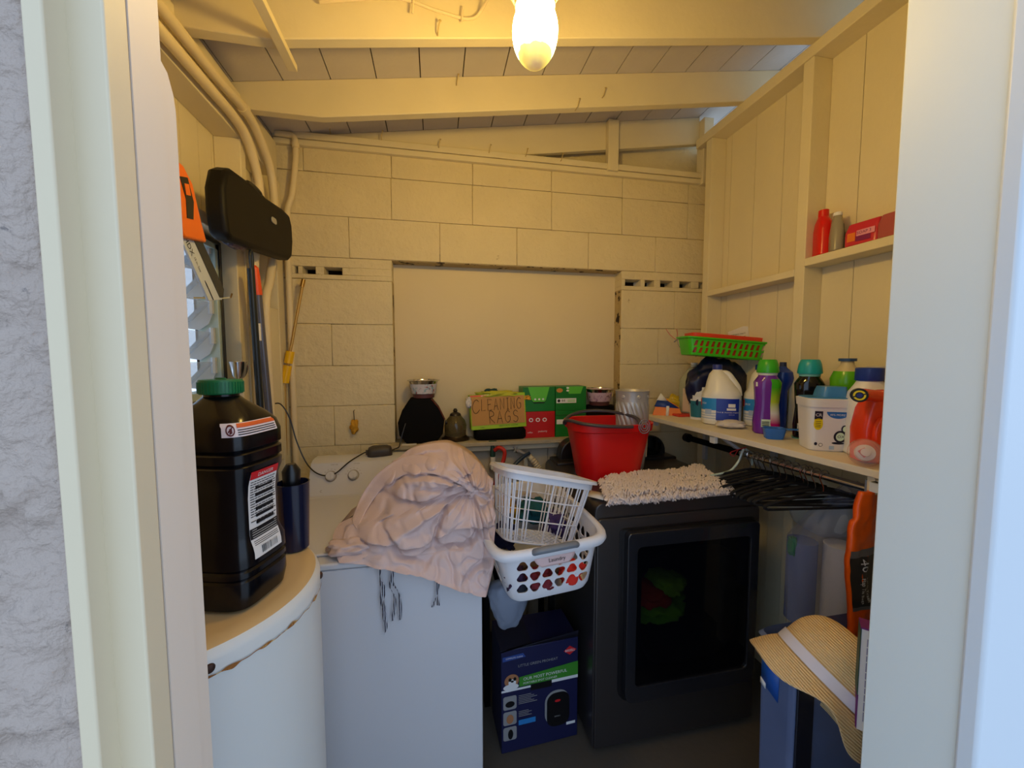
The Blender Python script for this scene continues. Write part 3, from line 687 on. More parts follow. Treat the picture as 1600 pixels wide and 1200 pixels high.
# local frame: x across (front face at -y), z up
BW, BL, BH = .168, .262, .185
mb = MB()
def bsec(z): t = z/BH; return (z, (.136+.032*t), (.225+.035*t), 7, 0, 0)
mb.loft([(0, .120, .208, 6, 0, 0), (.004, .131, .220, 7, 0, 0), (.02, .139, .228, 7, 0, 0)]+[bsec(z) for z in (.05, .1, .15, BH)], 0, 96, cap=(1, 0))
body = mb.obj('basket_body', M_whitep, lb, solid=.003)
bpy.context.view_layer.update()
body.parent = None
me = bpy.data.meshes.new_from_object(body.evaluated_get(bpy.context.evaluated_depsgraph_get())); body.modifiers.clear(); body.data = me
ct = MB()
def tri(cx, cz, r, upw):
    out = []
    for k in range(3):
        a = radians((90 if upw else -90)+k*120)
        for j in range(-3, 4):
            b = a+j*radians(9); out.append((cx+r*.42*cos(a)+r*.62*cos(a+j*radians(17)), cz+r*.42*sin(a)+r*.62*sin(a+j*radians(17))))
    return out
for rr in range(3):
    for c in range(6):
        ct.prism(tri(-.094+c*.0385, .052+rr*.0385, .0170, (c+rr) % 2 == (0 if rr != 1 else 1) if rr != 1 else c % 2 == 0), .18, .30, 0, RX(90))
for sd in (-1, 1):
    for rr in range(3):
        for c in range(9):
            ct.prism(tri(-.15+c*.0385, .052+rr*.0385, .0170, (c+rr) % 2), .10*sd if sd > 0 else -.2, .2 if sd > 0 else -.10, 0, RZ(90) @ RX(90))
apply_bool(body, ct.obj('cutter', M_black)); body.parent = lb
mb = MB(); z = BH
def rimloop(rx, ry, z, p=7): return (z, rx, ry, p, 0, 0)
mb.loft([rimloop(.165, .257, z-.002), rimloop(.170, .262, z-.022), rimloop(.182, .274, z-.024), rimloop(.188, .280, z-.012), rimloop(.186, .278, z), rimloop(.176, .268, z+.006), rimloop(.166, .258, z+.002), rimloop(.165, .257, z-.002)], 0, 96, cap=(0, 0))
mb.obj('rim', M_whitep, lb, sharp=60)
mb = MB(); mb.tube(crv([(-.062, -.272, z-.004), (-.05, -.284, z+.004), (0, -.287, z+.006), (.05, -.284, z+.004), (.062, -.272, z-.004)], 6), .0125, 0, 12, flat=.8)
mb.obj('handle_grip', M_grey, lb)
mb = MB(); mb.grid(lambda u, v: ((u-.5)*.125*(1-.35*(1-v)**2), -.2655-.006*v*0+(.012 if 0 else 0)-.0002, z-.058+.030*v), 12, 5, 0)
random.seed(3); x = -.035
mb.obj('handle_scoop', mat('pink_plastic', (222, 190, 186), .5), lb, solid=.002)
mb = MB(); mb.text('Laundry', .016, T(.005, -.2685, z-.040) @ FRONT, 0); mb.obj('stamp_print', M_txt, lb)

ib = thing('small_basket', 'smaller white slatted basket tipped inside the laundry basket', 'laundry basket', (.312, 1.235, .905), (radians(-9), radians(13), radians(4)))
def ring(rx, ry, z, p=5, n=72):
    out = []
    for i in range(n):
        a = 2*pi*i/n; c, q = cos(a), sin(a); out.append((rx*math.copysign(abs(c)**(2/p), c), ry*math.copysign(abs(q)**(2/p), q), z))
    return out
H2 = .215
def rad(z): t = z/H2; return .118+.036*t, .088+.030*t
for k, (z, r) in enumerate(((0, .0035), (.07, .0022), (.135, .0022))):
    mb = MB(); mb.tube(ring(*rad(z), z), r, 0, 6, closed=True); mb.obj('hoop', M_whitep, ib)
mb = MB(); a_, b_ = rad(H2)
mb.loft([(H2-.024, a_, b_, 5, 0, 0), (H2-.024, a_+.003, b_+.003, 5, 0, 0), (H2, a_+.004, b_+.004, 5, 0, 0), (H2+.002, a_+.016, b_+.016, 5, 0, 0), (H2-.004, a_+.017, b_+.017, 5, 0, 0), (H2+.006, a_+.014, b_+.014, 5, 0, 0), (H2+.005, a_-.001, b_-.001, 5, 0, 0), (H2-.024, a_, b_, 5, 0, 0)], 0, 80, cap=(0, 0))
mb.obj('rim', M_whitep, ib)
mb = MB(); R0 = ring(*rad(0), 0); R1 = ring(*rad(H2-.02), H2-.02)
for i in range(0, 72, 1):
    if i % 3 == 2: continue
    p0, p1 = Vector(R0[i]), Vector(R1[i]); mb.tube([p0, p1], .0024, 0, 5)
tag(mb.obj('slats', M_whitep, ib), kind=None)
mb = MB()
for i in range(-5, 6): mb.tube([(i*.02, -.084, 0), (i*.02, .084, 0)], .0025, 0, 5)
for i in range(-3, 4): mb.tube([(-.116, i*.022, 0), (.116, i*.022, 0)], .0025, 0, 5)
mb.obj('base_grid', M_whitep, ib)

clothes = [((.24, 1.46, .90), (.085, .075, .07), (196, 150, 20), 'mustard yellow garment at the back left of the laundry basket'), ((.22, 1.34, .88), (.07, .08, .07), (24, 26, 66), 'navy garment at the left of the laundry basket'),
           ((.37, 1.44, .91), (.08, .07, .06), (26, 92, 100), 'teal garment in the middle of the laundry basket'), ((.43, 1.34, .885), (.05, .08, .06), (70, 52, 110), 'purple garment at the right of the laundry basket'),
           ((.30, 1.14, .845), (.10, .05, .03), (96, 74, 56), 'brown garment under the small basket'), ((.40, 1.095, .853), (.045, .03, .045), (204, 40, 24), 'red garment showing through the right holes of the basket'),
           ((.30, 1.088, .845), (.05, .028, .04), (110, 24, 34), 'dark red garment showing through the middle holes of the basket'), ((.225, 1.090, .855), (.04, .028, .045), (50, 26, 56), 'dark plum garment showing through the left holes of the basket'),
           ((.34, 1.52, .92), (.10, .035, .05), (190, 184, 186), 'pale grey garment at the back of the laundry basket'), ((.40, 1.25, .85), (.07, .06, .035), (40, 44, 74), 'dark blue garment beneath the small basket')]
for i, (c, d, col, lbl) in enumerate(clothes): lump('garment', c, tuple(q*.80 for q in d), i*2+1, mat('garment_cloth_%d' % i, col, .9, bump=.3, bscale=200), lbl, 'garment', 'laundry in the basket', amp=.5)

gb = lump('grey_bag', (.215, 1.155, .735), (.078, .05, .085), 3, mat('grey_bag_cloth', (112, 122, 140), .6), None, amp=.12)
for v in gb.data.vertices:
    t = (v.co.z+.09)/.18; f = .45+.62*max(0, min(1, t)); v.co.x *= f; v.co.y *= f
tag(gb, 'grey blue fabric bag bulging down beneath the laundry basket', 'bag')
st = thing('stand', 'black stand in the shadow under the laundry basket', 'stand', (.345, 1.50, 0))
mb = MB(); mb.box(-.16, .16, -.30, .27, .757, .777); mb.obj('stand_top', M_matteblack, st, bevel=.004)
for x in (-.145, .145):
    for y in (.08, .25): mb = MB(); mb.box(x-.012, x+.012, y-.012, y+.012, 0, .755); mb.obj('leg', M_matteblack, st)

# ------------------------------------------------------------------ carpet cleaner carton
bx = thing('carpet_cleaner_box', 'dark blue carton with a green band and small pictures on the floor between the machines', 'box', (.380, 1.362, 0), (0, 0, radians(3)))
BXW, BXH = .155, .415
mb = MB(); mb.box(-BXW, BXW, 0, .18, .004, BXH); mb.obj('carton', mat('carton_navy', (22, 26, 70), .45), bx, bevel=.002)
mb = MB(); mb.box(-BXW-.002, -.03, .0, .14, BXH, BXH+.002, 0, T(0, 0, 0)); mb.add([(-BXW, 0, BXH), (BXW, 0, BXH+.004), (BXW, -.004, BXH+.03), (-.02, -.004, BXH+.012), (-BXW, -.003, BXH-.004)], [(0, 1, 2, 3, 4)], 0)
mb.obj('flap', mat('worn_flap', (40, 40, 58), .6), bx, solid=.002)
def art(parent, name, items, mats_):
    mb = MB()
    for it in items:
        if it[0] == 'q': _, x0, x1, z0, z1, mi, y = it; mb.box(x0, x1, y, y+.0004, z0, z1, mi)
        elif it[0] == 'e': _, cx, cz, rx, rz, mi, y = it; mb.loft([(0, rx, rz), (.0004, rx, rz)], mi, 24, M=T(cx, y, cz) @ FRONT)
        elif it[0] == 'p': _, pl, mi, y = it; mb.prism(pl, -y-.0004, -y, mi, RX(90))
        else: _, x, z, s, sz, mi, y = it[:7]; mb.text(s, sz, T(x, y, z) @ FRONT, mi, it[7] if len(it) > 7 else 'CENTER')
    return mb.obj(name, mats_, parent, sharp=20)
AM = [M_txtw, mat('print_green', (60, 140, 40), .5), mat('print_red', (214, 30, 36), .5), mat('print_grey', (150, 150, 150), .5), M_black, mat('print_cyan', (40, 130, 200), .5), mat('dog_tan', (176, 120, 80), .6), mat('print_blue', (46, 76, 150), .5)]
Y_ = -.0012
art(bx, 'printed_front', [('p', [(-.085, .262), (BXW, .262), (BXW, .318), (-.085, .300)], 1, Y_), ('q', -BXW, .0-.04, .250, .258, 0, Y_), ('q', .045, BXW, .250, .262, 0, Y_), ('q', -.04, .045, .238, .262, 4, Y_-.002),
    ('p', [(.095, .368), (.12, .386), (.148, .368), (.12, .350)], 2, Y_), ('t', .121, .368, 'BISSELL', .013, 0, Y_-.001), ('t', -.01, .345, 'LITTLE GREEN PROHEAT', .0145, 3, Y_), ('t', -.07, .289, 'OUR MOST POWERFUL', .017, 0, Y_-.001, 'LEFT'),
    ('t', -.07, .272, 'PORTABLE SPOT CLEANER', .0115, 0, Y_-.001, 'LEFT'), ('p', [(-.15, .372), (-.06, .378), (-.07, .394), (-.15, .390)], 7, Y_), ('t', -.105, .383, 'COMPLETE CLEAN', .008, 0, Y_-.001),
    ('e', -.115, .292, .028, .026, 6, Y_), ('e', -.122, .298, .006, .007, 4, Y_-.001), ('e', -.103, .298, .006, .007, 4, Y_-.001), ('e', -.113, .285, .015, .013, 0, Y_-.0005), ('e', -.113, .290, .006, .004, 4, Y_-.001), ('e', -.118, .268, .030, .012, 0, Y_-.0006),
    ('p', rrect(-.148, -.096, .178, .232, .008), 3, Y_), ('p', rrect(-.148, -.096, .116, .170, .008), 3, Y_), ('p', rrect(-.148, -.096, .054, .108, .008), 3, Y_), ('e', -.122, .20, .018, .012, 4, Y_-.001), ('e', -.122, .140, .014, .018, 6, Y_-.001), ('e', -.12, .078, .010, .020, 4, Y_-.001),
    ('q', -.088, -.02, .106, .126, 5, Y_)]+[('q', -.088, -.088+.05+.012*(i % 3), .224-i*.0065, .226-i*.0065, 3, Y_) for i in range(6)]+[('q', -.088, -.088+.04+.012*(i % 2), .160-i*.0065, .162-i*.0065, 3, Y_) for i in range(4)] +
    [('p', rrect(.018, .118, .075, .215, .045), 3, Y_), ('p', rrect(.026, .120, .066, .205, .035), 4, Y_-.0008), ('e', .07, .172, .012, .005, 2, Y_-.0016), ('t', .07, .108, 'BISSELL', .008, 3, Y_-.0016), ('q', .108, .145, .060, .071, 0, Y_)], AM)

# ------------------------------------------------------------------ things on the dryer
bk = thing('bucket', 'red plastic bucket with dark grey handle standing on the dryer', 'bucket', (.752, 1.60, DT+.002), (0, 0, radians(-4)))
mb = MB()
rz = [(0, .128, .098, 3), (.004, .134, .104, 3), (.10, .150, .116, 3.2), (.215, .172, .130, 3.4), (.220, .182, .138, 3.4), (.250, .186, .142, 3.4), (.252, .182, .138, 3.4), (.250, .176, .132, 3.4), (.215, .166, .124, 3.4), (.02, .130, .10, 3)]
mb.loft(rz, 0, 72, cap=(1, 1)); mb.obj('pail', M_red, bk)
mb = MB()
hl = [(-.190, .02, .235), (-.192, 0, .252), (-.185, -.06, .262), (-.15, -.12, .258), (-.08, -.150, .252), (0, -.158, .248), (.05, -.155, .247)]
mb.tube(crv(hl, 5), .009, 0, 10, flat=.8)
mb.tube(crv([(-.192, 0, .252), (-.155, .05, .268), (-.08, .06, .285), (0, .03, .288), (.06, -.02, .283), (.10, -.08, .270), (.105, -.11, .245)], 5), .0085, 0, 10, flat=.8)
mb.obj('handle', M_dkgrey, bk)
mb = MB()
for r in (.024, .016, .008): mb.tube([(r*cos(a), r*1.2*sin(a), 0) for a in [2*pi*i/24 for i in range(24)]], .0022, 0, 6, closed=True, M=T(.105, -.146, .245) @ FRONT)
mb.obj('handle_boss', M_grey, bk)

rc = thing('ribbed_canister', 'grey ribbed metal canister standing inside the red bucket', 'canister', (.872, 1.60, DT+.030), (0, 0, 0))
CR, CH = .072, .352
mb = MB(); nz_ = 40
def can(u, v):
    a = u*2*pi; z = .06+v*(CH-.06-.045); r = .060+.012*(z/CH)
    f = max(0, min(1, (v-.02)*12))*max(0, min(1, (1-v)*12))
    return ((r+.0060*f*(abs(sin(a*9+z*46))**.7-.4))*cos(a), (r+.0060*f*(abs(sin(a*9+z*46))**.7-.4))*sin(a), z)
mb.grid(can, 220, 50, 0)
mb.loft([(0, .05, .05), (.004, .056, .056), (.062, .062, .062)], 0, 64, cap=(1, 0))
mb.loft([(CH-.047, .0705, .0705), (CH, .0735, .0735), (CH+.003, .0755, .0755), (CH+.004, .073, .073), (CH, .0705, .0705), (.07, .056, .056)], 0, 64, cap=(0, 1))
mb.obj('can_body', M_steel, rc, sharp=60)
for a in (-150, -95, -50, -10): mb = MB(); mb.loft([(0, .009, .009), (.003, .006, .006)], 0, 14, M=RZ(a) @ T(.0720, 0, CH-.022) @ RY(90)); mb.obj('rivet', M_steel, rc)
mb = MB(); mb.tube([(.078, -.01, CH+.004), (.073, -.014, .2), (.066, -.015, .05)], .003, 0, 6); mb.obj('side_wire', mat('pale_cane', (206, 178, 130), .6), rc)

# shaggy bath mat
bmx = thing('bath_mat', 'folded shaggy pale bath mat lying on top of the dryer', 'bath mat', (0, 0, DT))
cs = [Vector((.600, 1.262, 0)), Vector((1.125, 1.268, 0)), Vector((1.215, 1.56, 0)), Vector((.665, 1.468, 0))]
def mp_(u, v): return (cs[0]*(1-u)+cs[1]*u)*(1-v)+(cs[3]*(1-u)+cs[2]*u)*v
mb = MB()
def mtop(u, v):
    p = mp_(u, v); e = min(u, 1-u, v, 1-v); z = .032*min(1, (e*14))**.5+.009*noise.noise(Vector((p.x*9, p.y*9, 0)))+.008*noise.noise(p*55)
    if e <= 0: z = .012
    return (p.x, p.y, z)
mb.grid(mtop, 60, 40, 0); mb.grid(lambda u, v: tuple(mp_(1-u, v)+Vector((0, 0, .002))), 4, 4, 0)
mb.grid(lambda u, v: (lambda p: (p.x, p.y, .001+.012*v))(mp_(u, 0)), 40, 1, 0); mb.grid(lambda u, v: (lambda p: (p.x, p.y, .001+.012*v))(mp_(0, 1-u)), 40, 1, 0); mb.grid(lambda u, v: (lambda p: (p.x, p.y, .001+.012*v))(mp_(1, u)), 40, 1, 0)
M_mat = mat('mat_cotton', (234, 222, 220), .95, var=.12, vscale=9)
mb.obj('backing', mat('mat_backing_shade', (188, 168, 158), .95, var=.15, vscale=9), bmx, sharp=180)  # darker colour puts shade into the gaps between the tufts
mb = MB(); random.seed(11)
for i in range(4400):
    if i < 3500: u, v = random.random(), random.random()
    else: u, v = (random.random(), random.uniform(0, .03)) if i < 4100 else (random.uniform(0, .02), random.random())
    x, y, z = mtop(max(.012, u), max(.02, v)); a = random.uniform(0, 2*pi); l = random.uniform(.010, .020); dx, dy = cos(a), sin(a)
    if v < .03: dy = -abs(dy)*.8; z -= random.uniform(0, .018); y -= .003
    w = .0030; px, py = -dy*w, dx*w
    pts = [(x, y, z-.002), (x+dx*l*.5, y+dy*l*.5, z+.014), (x+dx*l, y+dy*l, z+.005)]
    vs = []
    for q in pts: vs += [(q[0]-px, q[1]-py, q[2]-.001), (q[0], q[1], q[2]+.0026), (q[0]+px, q[1]+py, q[2]-.001)]
    mb.add(vs, [(0, 1, 4, 3), (1, 2, 5, 4), (3, 4, 7, 6), (4, 5, 8, 7)], 0)
tag(mb.obj('pile', M_mat, bmx, sharp=180), kind='stuff')
mb = MB(); mb.add([(.600, 1.30, .008), (.64, 1.36, .008), (.60, 1.42, .004), (.562, 1.36, .004)], [(0, 1, 2, 3)], 0); mb.obj('care_tag', mat('tag_white', (226, 230, 240), .6), bmx, solid=.001)

# ------------------------------------------------------------------ pipes and taps behind the machines
tp = thing('tap', 'green and white tap with red hose below the cleaning rags box', 'tap', (.285, 1.96, .98))
mb = MB(); mb.tube([(0, .06, -.04), (0, .0, -.04), (0, 0, .02)], .014, 0, 12); mb.obj('tap_pipe', mat('chalky_paint', (226, 222, 210), .7), tp)
mb = MB(); mb.loft([(0, .012, .012), (.02, .015, .015), (.05, .012, .012), (.075, .008, .008)], 0, 16, M=T(0, 0, .01)); mb.tube([(-.02, 0, .098), (.02, 0, .098)], .006, 0, 8); mb.tube([(0, 0, .07), (0, 0, .098)], .004, 0, 8); mb.obj('tap_body', mat('tap_green', (36, 70, 62), .5, .4), tp)
mb = MB(); mb.tube(crv([(.01, -.01, .055), (.03, -.03, .072), (.055, -.04, .055), (.05, -.04, .01), (.025, -.05, -.05), (.0, -.06, -.14), (0, -.06, -.4)], 6), .0105, 0, 12); mb.obj('red_hose', mat('hose_red', (196, 44, 30), .4), tp)
tp = thing('tap', 'tap with dark blue hose and taped white pipe right of the red hose', 'tap', (.47, 1.965, 1.0))
mb = MB(); mb.loft([(0, .009, .009), (.05, .011, .011)], 0, 12, M=T(-.01, .01, .0) @ RY(-60)); mb.tube([(-.075, 0, .045), (-.05, 0, .015)], .004, 0, 6); mb.tube([(-.07, 0, .015), (-.055, 0, .045)], .004, 0, 6); mb.obj('tap_body', M_steel, tp)
mb = MB(); mb.tube(crv([(.01, -.01, .01), (-.03, -.03, -.005), (-.09, -.05, -.05), (-.13, -.06, -.10), (-.16, -.06, -.25)], 6), .0095, 0, 12); mb.obj('blue_hose', mat('hose_blue', (38, 58, 82), .4), tp)
mb = MB(); pp = crv([(0, .02, .0), (.02, .0, -.02), (.045, -.01, -.05), (.06, -.015, -.075)], 6); mb.tube(pp, [.015+.003*(i % 2) for i in range(len(pp))], 0, 12); mb.tube([(.06, -.015, -.07), (.052, -.015, -.10)], .008, 0, 10); mb.obj('taped_pipe', mat('pipe_tape', (206, 192, 160), .7, bump=.5), tp)
mb = MB(); mb.tube([(.0, .03, -.01), (.0, .03, -.9)], .013, 0, 12); mb.obj('riser', M_pipe, tp)

# ------------------------------------------------------------------ things on the recess ledge
LZ = 1.0803
hx = thing('black_case', 'black eight sided case on the left end of the ledge under the floral bowl', 'case', (-.075, 2.03, LZ))
P = [(-.072, 0), (-.108, .045), (-.114, .11), (-.092, .172), (-.055, .228), (.050, .228), (.088, .180), (.116, .12), (.106, .045), (.07, 0)]
mb = MB(); mb.prism(P, -.055, .055, 0, RX(90)); mb.obj('case_shell', M_matteblack, hx, bevel=.006)
mb = MB(); mb.tube([(.051, -.057, .228), (.089, -.057, .181), (.117, -.057, .12)], .004, 0, 6); mb.obj('trim_edge', mat('maroon_trim', (92, 36, 28), .5), hx)
mb = MB(); mb.loft([(0, .012, .012), (.012, .010, .010)], 0, 16, M=T(.118, -.02, .10) @ RY(90)); mb.obj('knob', M_black, hx)
def floralmat(name, base, a, b):
    m = mat(name, base, .4, var=0, spots=a, sscale=38, sthr=.56)
    N = m.node_tree.nodes; L = m.node_tree.links; bs = N['Principled BSDF']; src = bs.inputs['Base Color'].links[0].from_socket
    t = N.new('ShaderNodeTexCoord'); v = N.new('ShaderNodeTexNoise'); v.inputs['Scale'].default_value = 70; L.new(t.outputs['Object'], v.inputs['Vector'])
    r = N.new('ShaderNodeMapRange'); r.inputs[1].default_value = .62; r.inputs[2].default_value = .65; L.new(v.outputs[0], r.inputs[0])
    mx = N.new('ShaderNodeMix'); mx.data_type = 'RGBA'; mx.inputs[7].default_value = C(*b); L.new(src, mx.inputs[6]); L.new(r.outputs[0], mx.inputs[0]); L.new(mx.outputs[2], bs.inputs['Base Color'])
    return m
def bowl(loc, sc, m, label, foot=True):
    t = thing('pet_bowl', label, 'bowl', loc, (0, 0, 0), 'floral steel bowls')
    mb = MB(); mb.loft([(.024*sc, .062*sc, .062*sc), (.092*sc, .076*sc, .076*sc)], 0, 48, cap=(1, 0)); mb.obj('patterned_side', m, t)
    mb = MB(); mb.loft([(.090*sc, .077*sc, .077*sc), (.093*sc, .086*sc, .086*sc), (.096*sc, .087*sc, .087*sc), (.097*sc, .080*sc, .080*sc), (.040*sc, .060*sc, .060*sc)], 0, 48, cap=(0, 1)); mb.obj('steel_rim', M_chrome, t)
    mb = MB(); mb.loft([(0, .050*sc, .050*sc), (.002, .056*sc, .056*sc), (.022*sc, .058*sc, .058*sc), (.025*sc, .063*sc, .063*sc)], 0, 48); mb.obj('foot_ring', mat('maroon_band', (90, 50, 52), .4), t)
bowl((-.062, 2.025, LZ+.229), .95, floralmat('floral_white', (206, 202, 210), (140, 176, 190), (150, 70, 84)), 'floral patterned steel bowl on top of the black eight sided case')
gl = thing('glass_dome', 'dark tinted glass dome jar on the ledge left of the cleaning rags box', 'jar', (.098, 2.03, LZ))
mb = MB(); mb.loft([(0, .070, .070), (.012, .074, .074), (.02, .060, .060), (.028, .056, .056)], 0, 40); mb.obj('base', mat('dark_bronze', (44, 32, 24), .35, .3), gl)
mb = MB(); mb.loft([(.026, .055, .055), (.08, .058, .058), (.105, .050, .050), (.13, .030, .030), (.14, .020, .020)], 0, 40); mb.obj('dome', mat('tinted_glass', (92, 82, 56), .08, alpha=.75), gl)
mb = MB(); mb.loft([(.132, .030, .030), (.142, .026, .026), (.150, .010, .010), (.158, .012, .012), (.168, .006, .006)], 0, 24); mb.obj('finial', mat('dark_bronze2', (36, 28, 22), .4), gl)
mb = MB(); mb.box(-.17, -.10, 1.955, 2.0, LZ, LZ+.003, 0, T(.0, 0, 0)); tag(mb.obj('paper_slip', M_paper), 'small white paper slip lying on the ledge before the black case', 'paper')
mb = MB(); mb.box(.06, .16, 1.952, 1.99, LZ, LZ+.004, 0); tag(mb.obj('stain_sheet', mat('stained_paper', (170, 160, 130), .8)), 'crumbly pale sheet on the ledge under the glass dome', 'paper')

rb = thing('rag_box', 'yellow green box with a cardboard panel lettered cleaning rags', 'box', (.325, 1.985, LZ+.062), (radians(-4), radians(-2.2), 0))
mb = MB(); mb.loft([(0, .13, .05, 5, 0, 0), (.01, .14, .055, 5, 0, 0), (.045, .14, .055, 5, 0, 0), (.06, .13, .05, 5, 0, 0)], 0, 40, M=T(.335, 2.035, LZ))
tag(mb.obj('shadow_filler', M_matteblack), 'flat black pouch squashed under the cleaning rags box', 'pouch')  # added black form that gives the dark shadow beneath the rag box
RW, RH = .147, .182
mb = MB(); mb.box(-RW, RW, 0, .11, 0, RH); mb.obj('carton', mat('lime_carton', (164, 206, 20), .5), rb, bevel=.002)
mb = MB(); mb.box(-RW+.004, RW-.006, -.003, 0, .022, RH-.014, 0); mb.obj('cardboard_panel', M_card, rb)
LT = {'C': [[(.9, .85), (.6, 1), (.2, .8), (0, .4), (.2, .05), (.6, 0), (1, .25)]], 'L': [[(.1, 1), (.05, 0), (.8, .05)]], 'E': [[(.9, .95), (.05, 1), (.05, 0), (.9, .05)], [(.05, .5), (.7, .55)]],
      'A': [[(0, 0), (.45, 1), (.9, 0)], [(.2, .35), (.75, .38)]], 'N': [[(.05, 0), (.1, 1), (.8, .05), (.85, 1)]], 'I': [[(.05, 1), (.55, 1)], [(.3, 1), (.3, 0)], [(.05, 0), (.55, 0)]],
      'G': [[(.85, .85), (.5, 1), (.1, .7), (.05, .3), (.4, 0), (.85, .15), (.85, .5), (.5, .5)]], 'R': [[(.1, 0), (.1, 1), (.7, .95), (.75, .65), (.15, .5), (.9, 0)]], 'S': [[(.85, .85), (.5, 1), (.15, .8), (.3, .55), (.75, .45), (.85, .2), (.5, 0), (.1, .1)]]}
mb = MB()
def hand(word, x0, z0, w, h, r):
    x = x0
    for ch in word:
        for st_ in LT[ch]:
            pts = [(x+a*w*.80, -.0045, z0+b*h) for a, b in st_]; mb.tube(crv(pts, 4) if ch in 'CGSR' else pts, r, 0, 6, flat=.3)
        x += w*(.72 if ch == 'I' else 1.05)
hand('C', -.136, .088, .046, .070, .0040); hand('LEANING', -.090, .098, .0315, .060, .0034); hand('RAGS', -.052, .030, .040, .062, .0036)
mb.obj('marker_lettering', M_txt, rb, sharp=60)
art(rb, 'carton_print', [('t', -.055, .176, 'GARDENING', .012, 0, -.0012), ('q', -.147, -.06, .170, .181, 1, -.0008), ('t', .05, .0125, 'HEAVY DUTY CLOTHS', .010, 2, -.0012), ('t', -.09, .010, 'WIPES', .008, 2, -.0012)], [M_txtw, mat('print_orange', (230, 110, 70), .6), mat('print_darkgreen', (30, 90, 20), .6)])
lump('rag', (.325, 2.03, LZ+.242), (.11, .045, .018), 12, mat('rag_yellow', (190, 190, 60), .9), 'greenish yellow rag peeking from the top of the rag box', 'rag', 'rags in the box')
lump('rag', (.475, 2.02, LZ+.222), (.028, .03, .018), 13, mat('rag_orange', (222, 160, 50), .9), 'small orange rag at the right corner of the rag box', 'rag', 'rags in the box')
lump('rag', (.165, 1.99, LZ+.200), (.016, .02, .028), 14, mat('rag_white', (214, 210, 206), .9), 'white rag hanging from the left corner of the rag box', 'rag', 'rags in the box')
lump('rag', (.295, 2.06, LZ+.25), (.04, .03, .018), 15, mat('rag_teal', (28, 66, 70), .9), 'dark teal rag poking up behind the rag box', 'rag', 'rags in the box')
GM = [mat('box_green', (20, 120, 44), .4), mat('box_green_light', (96, 196, 64), .4), M_txtw, M_txt, mat('box_red', (190, 26, 20), .4), mat('box_orange', (214, 140, 60), .5)]
def carton(x0, x1, z0, z1, m, label, items, y=2.0, d=.11):
    t = thing('food_carton', label, 'carton', ((x0+x1)/2, y, z0), (0, 0, 0), 'cartons stacked on the ledge')
    w = (x1-x0)/2-.001; mb = MB(); mb.box(-w, w, 0, d, 0, z1-z0-.001); mb.obj('carton_body', m, t, bevel=.0015); art(t, 'printed_front', items, GM); return t
zA, zB, zC = LZ, 1.224, 1.357
flap = lambda: [('p', [(-.062, .132), (-.040, .062), (-.032, .052), (.030, .052), (.038, .062), (.058, .132)], 1, -.0008), ('p', [(-.040, .060), (-.032, .050), (.030, .050), (.038, .060), (.036, .054), (.028, .044), (-.030, .044), (-.038, .054)], 3, -.0012)]
carton(.455, .635, zA, zB, GM[4], 'red carton under the green one, left stack on the ledge', [('e', -.045+i*.038, .098, .012, .011, 2, -.0008) for i in range(3)]+[('e', -.045+i*.038, .098, .007, .006, 4, -.0014) for i in range(3)]+[('t', .02, .035, 'peaberry', .014, 2, -.0008), ('t', -.05, .03, 'coffee', .012, 2, -.0008)])
carton(.455, .635, zB, zC, GM[0], 'green carton with big pale flap on top of the red carton', flap()+[('e', -.022+i*.022, .066, .006, .005, 2, -.0014) for i in range(3)])
carton(.637, .815, zA, zB, GM[0], 'green carton at the bottom of the right stack on the ledge', [('q', -.082, .01, .070, .096, 2, -.0008), ('q', -.089, .089, .118, .1205, 3, -.0008)])
carton(.637, .815, zB, zC, GM[0], 'green carton on top of the right stack beside the floral bowl', [('p', [(-.03, .132), (-.012, .092), (.055, .092), (.07, .132)], 1, -.0008), ('q', -.084, .030, .042, .068, 2, -.0008), ('e', -.070, .055, .008, .008, 3, -.0014), ('t', -.045, .055, '44', .022, 3, -.0014),
    ('e', -.066, .112, .018, .012, 5, -.0010), ('e', -.02, .125, .008, .005, 2, -.0014), ('e', -.02, .110, .008, .005, 2, -.0014)]+[('q', -.020, .024, .048+i*.005, .050+i*.005, 1, -.0014) for i in range(3)])
mb = MB(); mb.loft([(0, .085, .06), (.004, .09, .065), (.13, .09, .065), (.165, .086, .062)], 0, 40, M=T(.905, 2.03, LZ))
tag(mb.obj('black_tin', M_matteblack), 'round black tin under the pink floral bowl beside the green cartons', 'tin')
bowl((.905, 2.03, LZ+.166), .98, floralmat('floral_pink', (204, 176, 198), (176, 140, 176), (90, 50, 70)), 'pinkish floral steel bowl on the black tin right of the green cartons')

# sponge hanging on the blocks
sp = lump('sponge', (-.402, 2.018, 1.172), (.020, .012, .034), 6, mat('sponge_yellow', (206, 150, 40), .9, bump=.6), 'small yellow sponge hanging from a nail on the block wall', 'sponge', amp=.4)
mb = MB(); mb.tube([(0, .02, .08), (0, -.004, .08), (.001, 0, .03)], .002, 0, 6); mb.obj('hanging_cord', mat('dark_wire', (50, 40, 34), .5), sp)

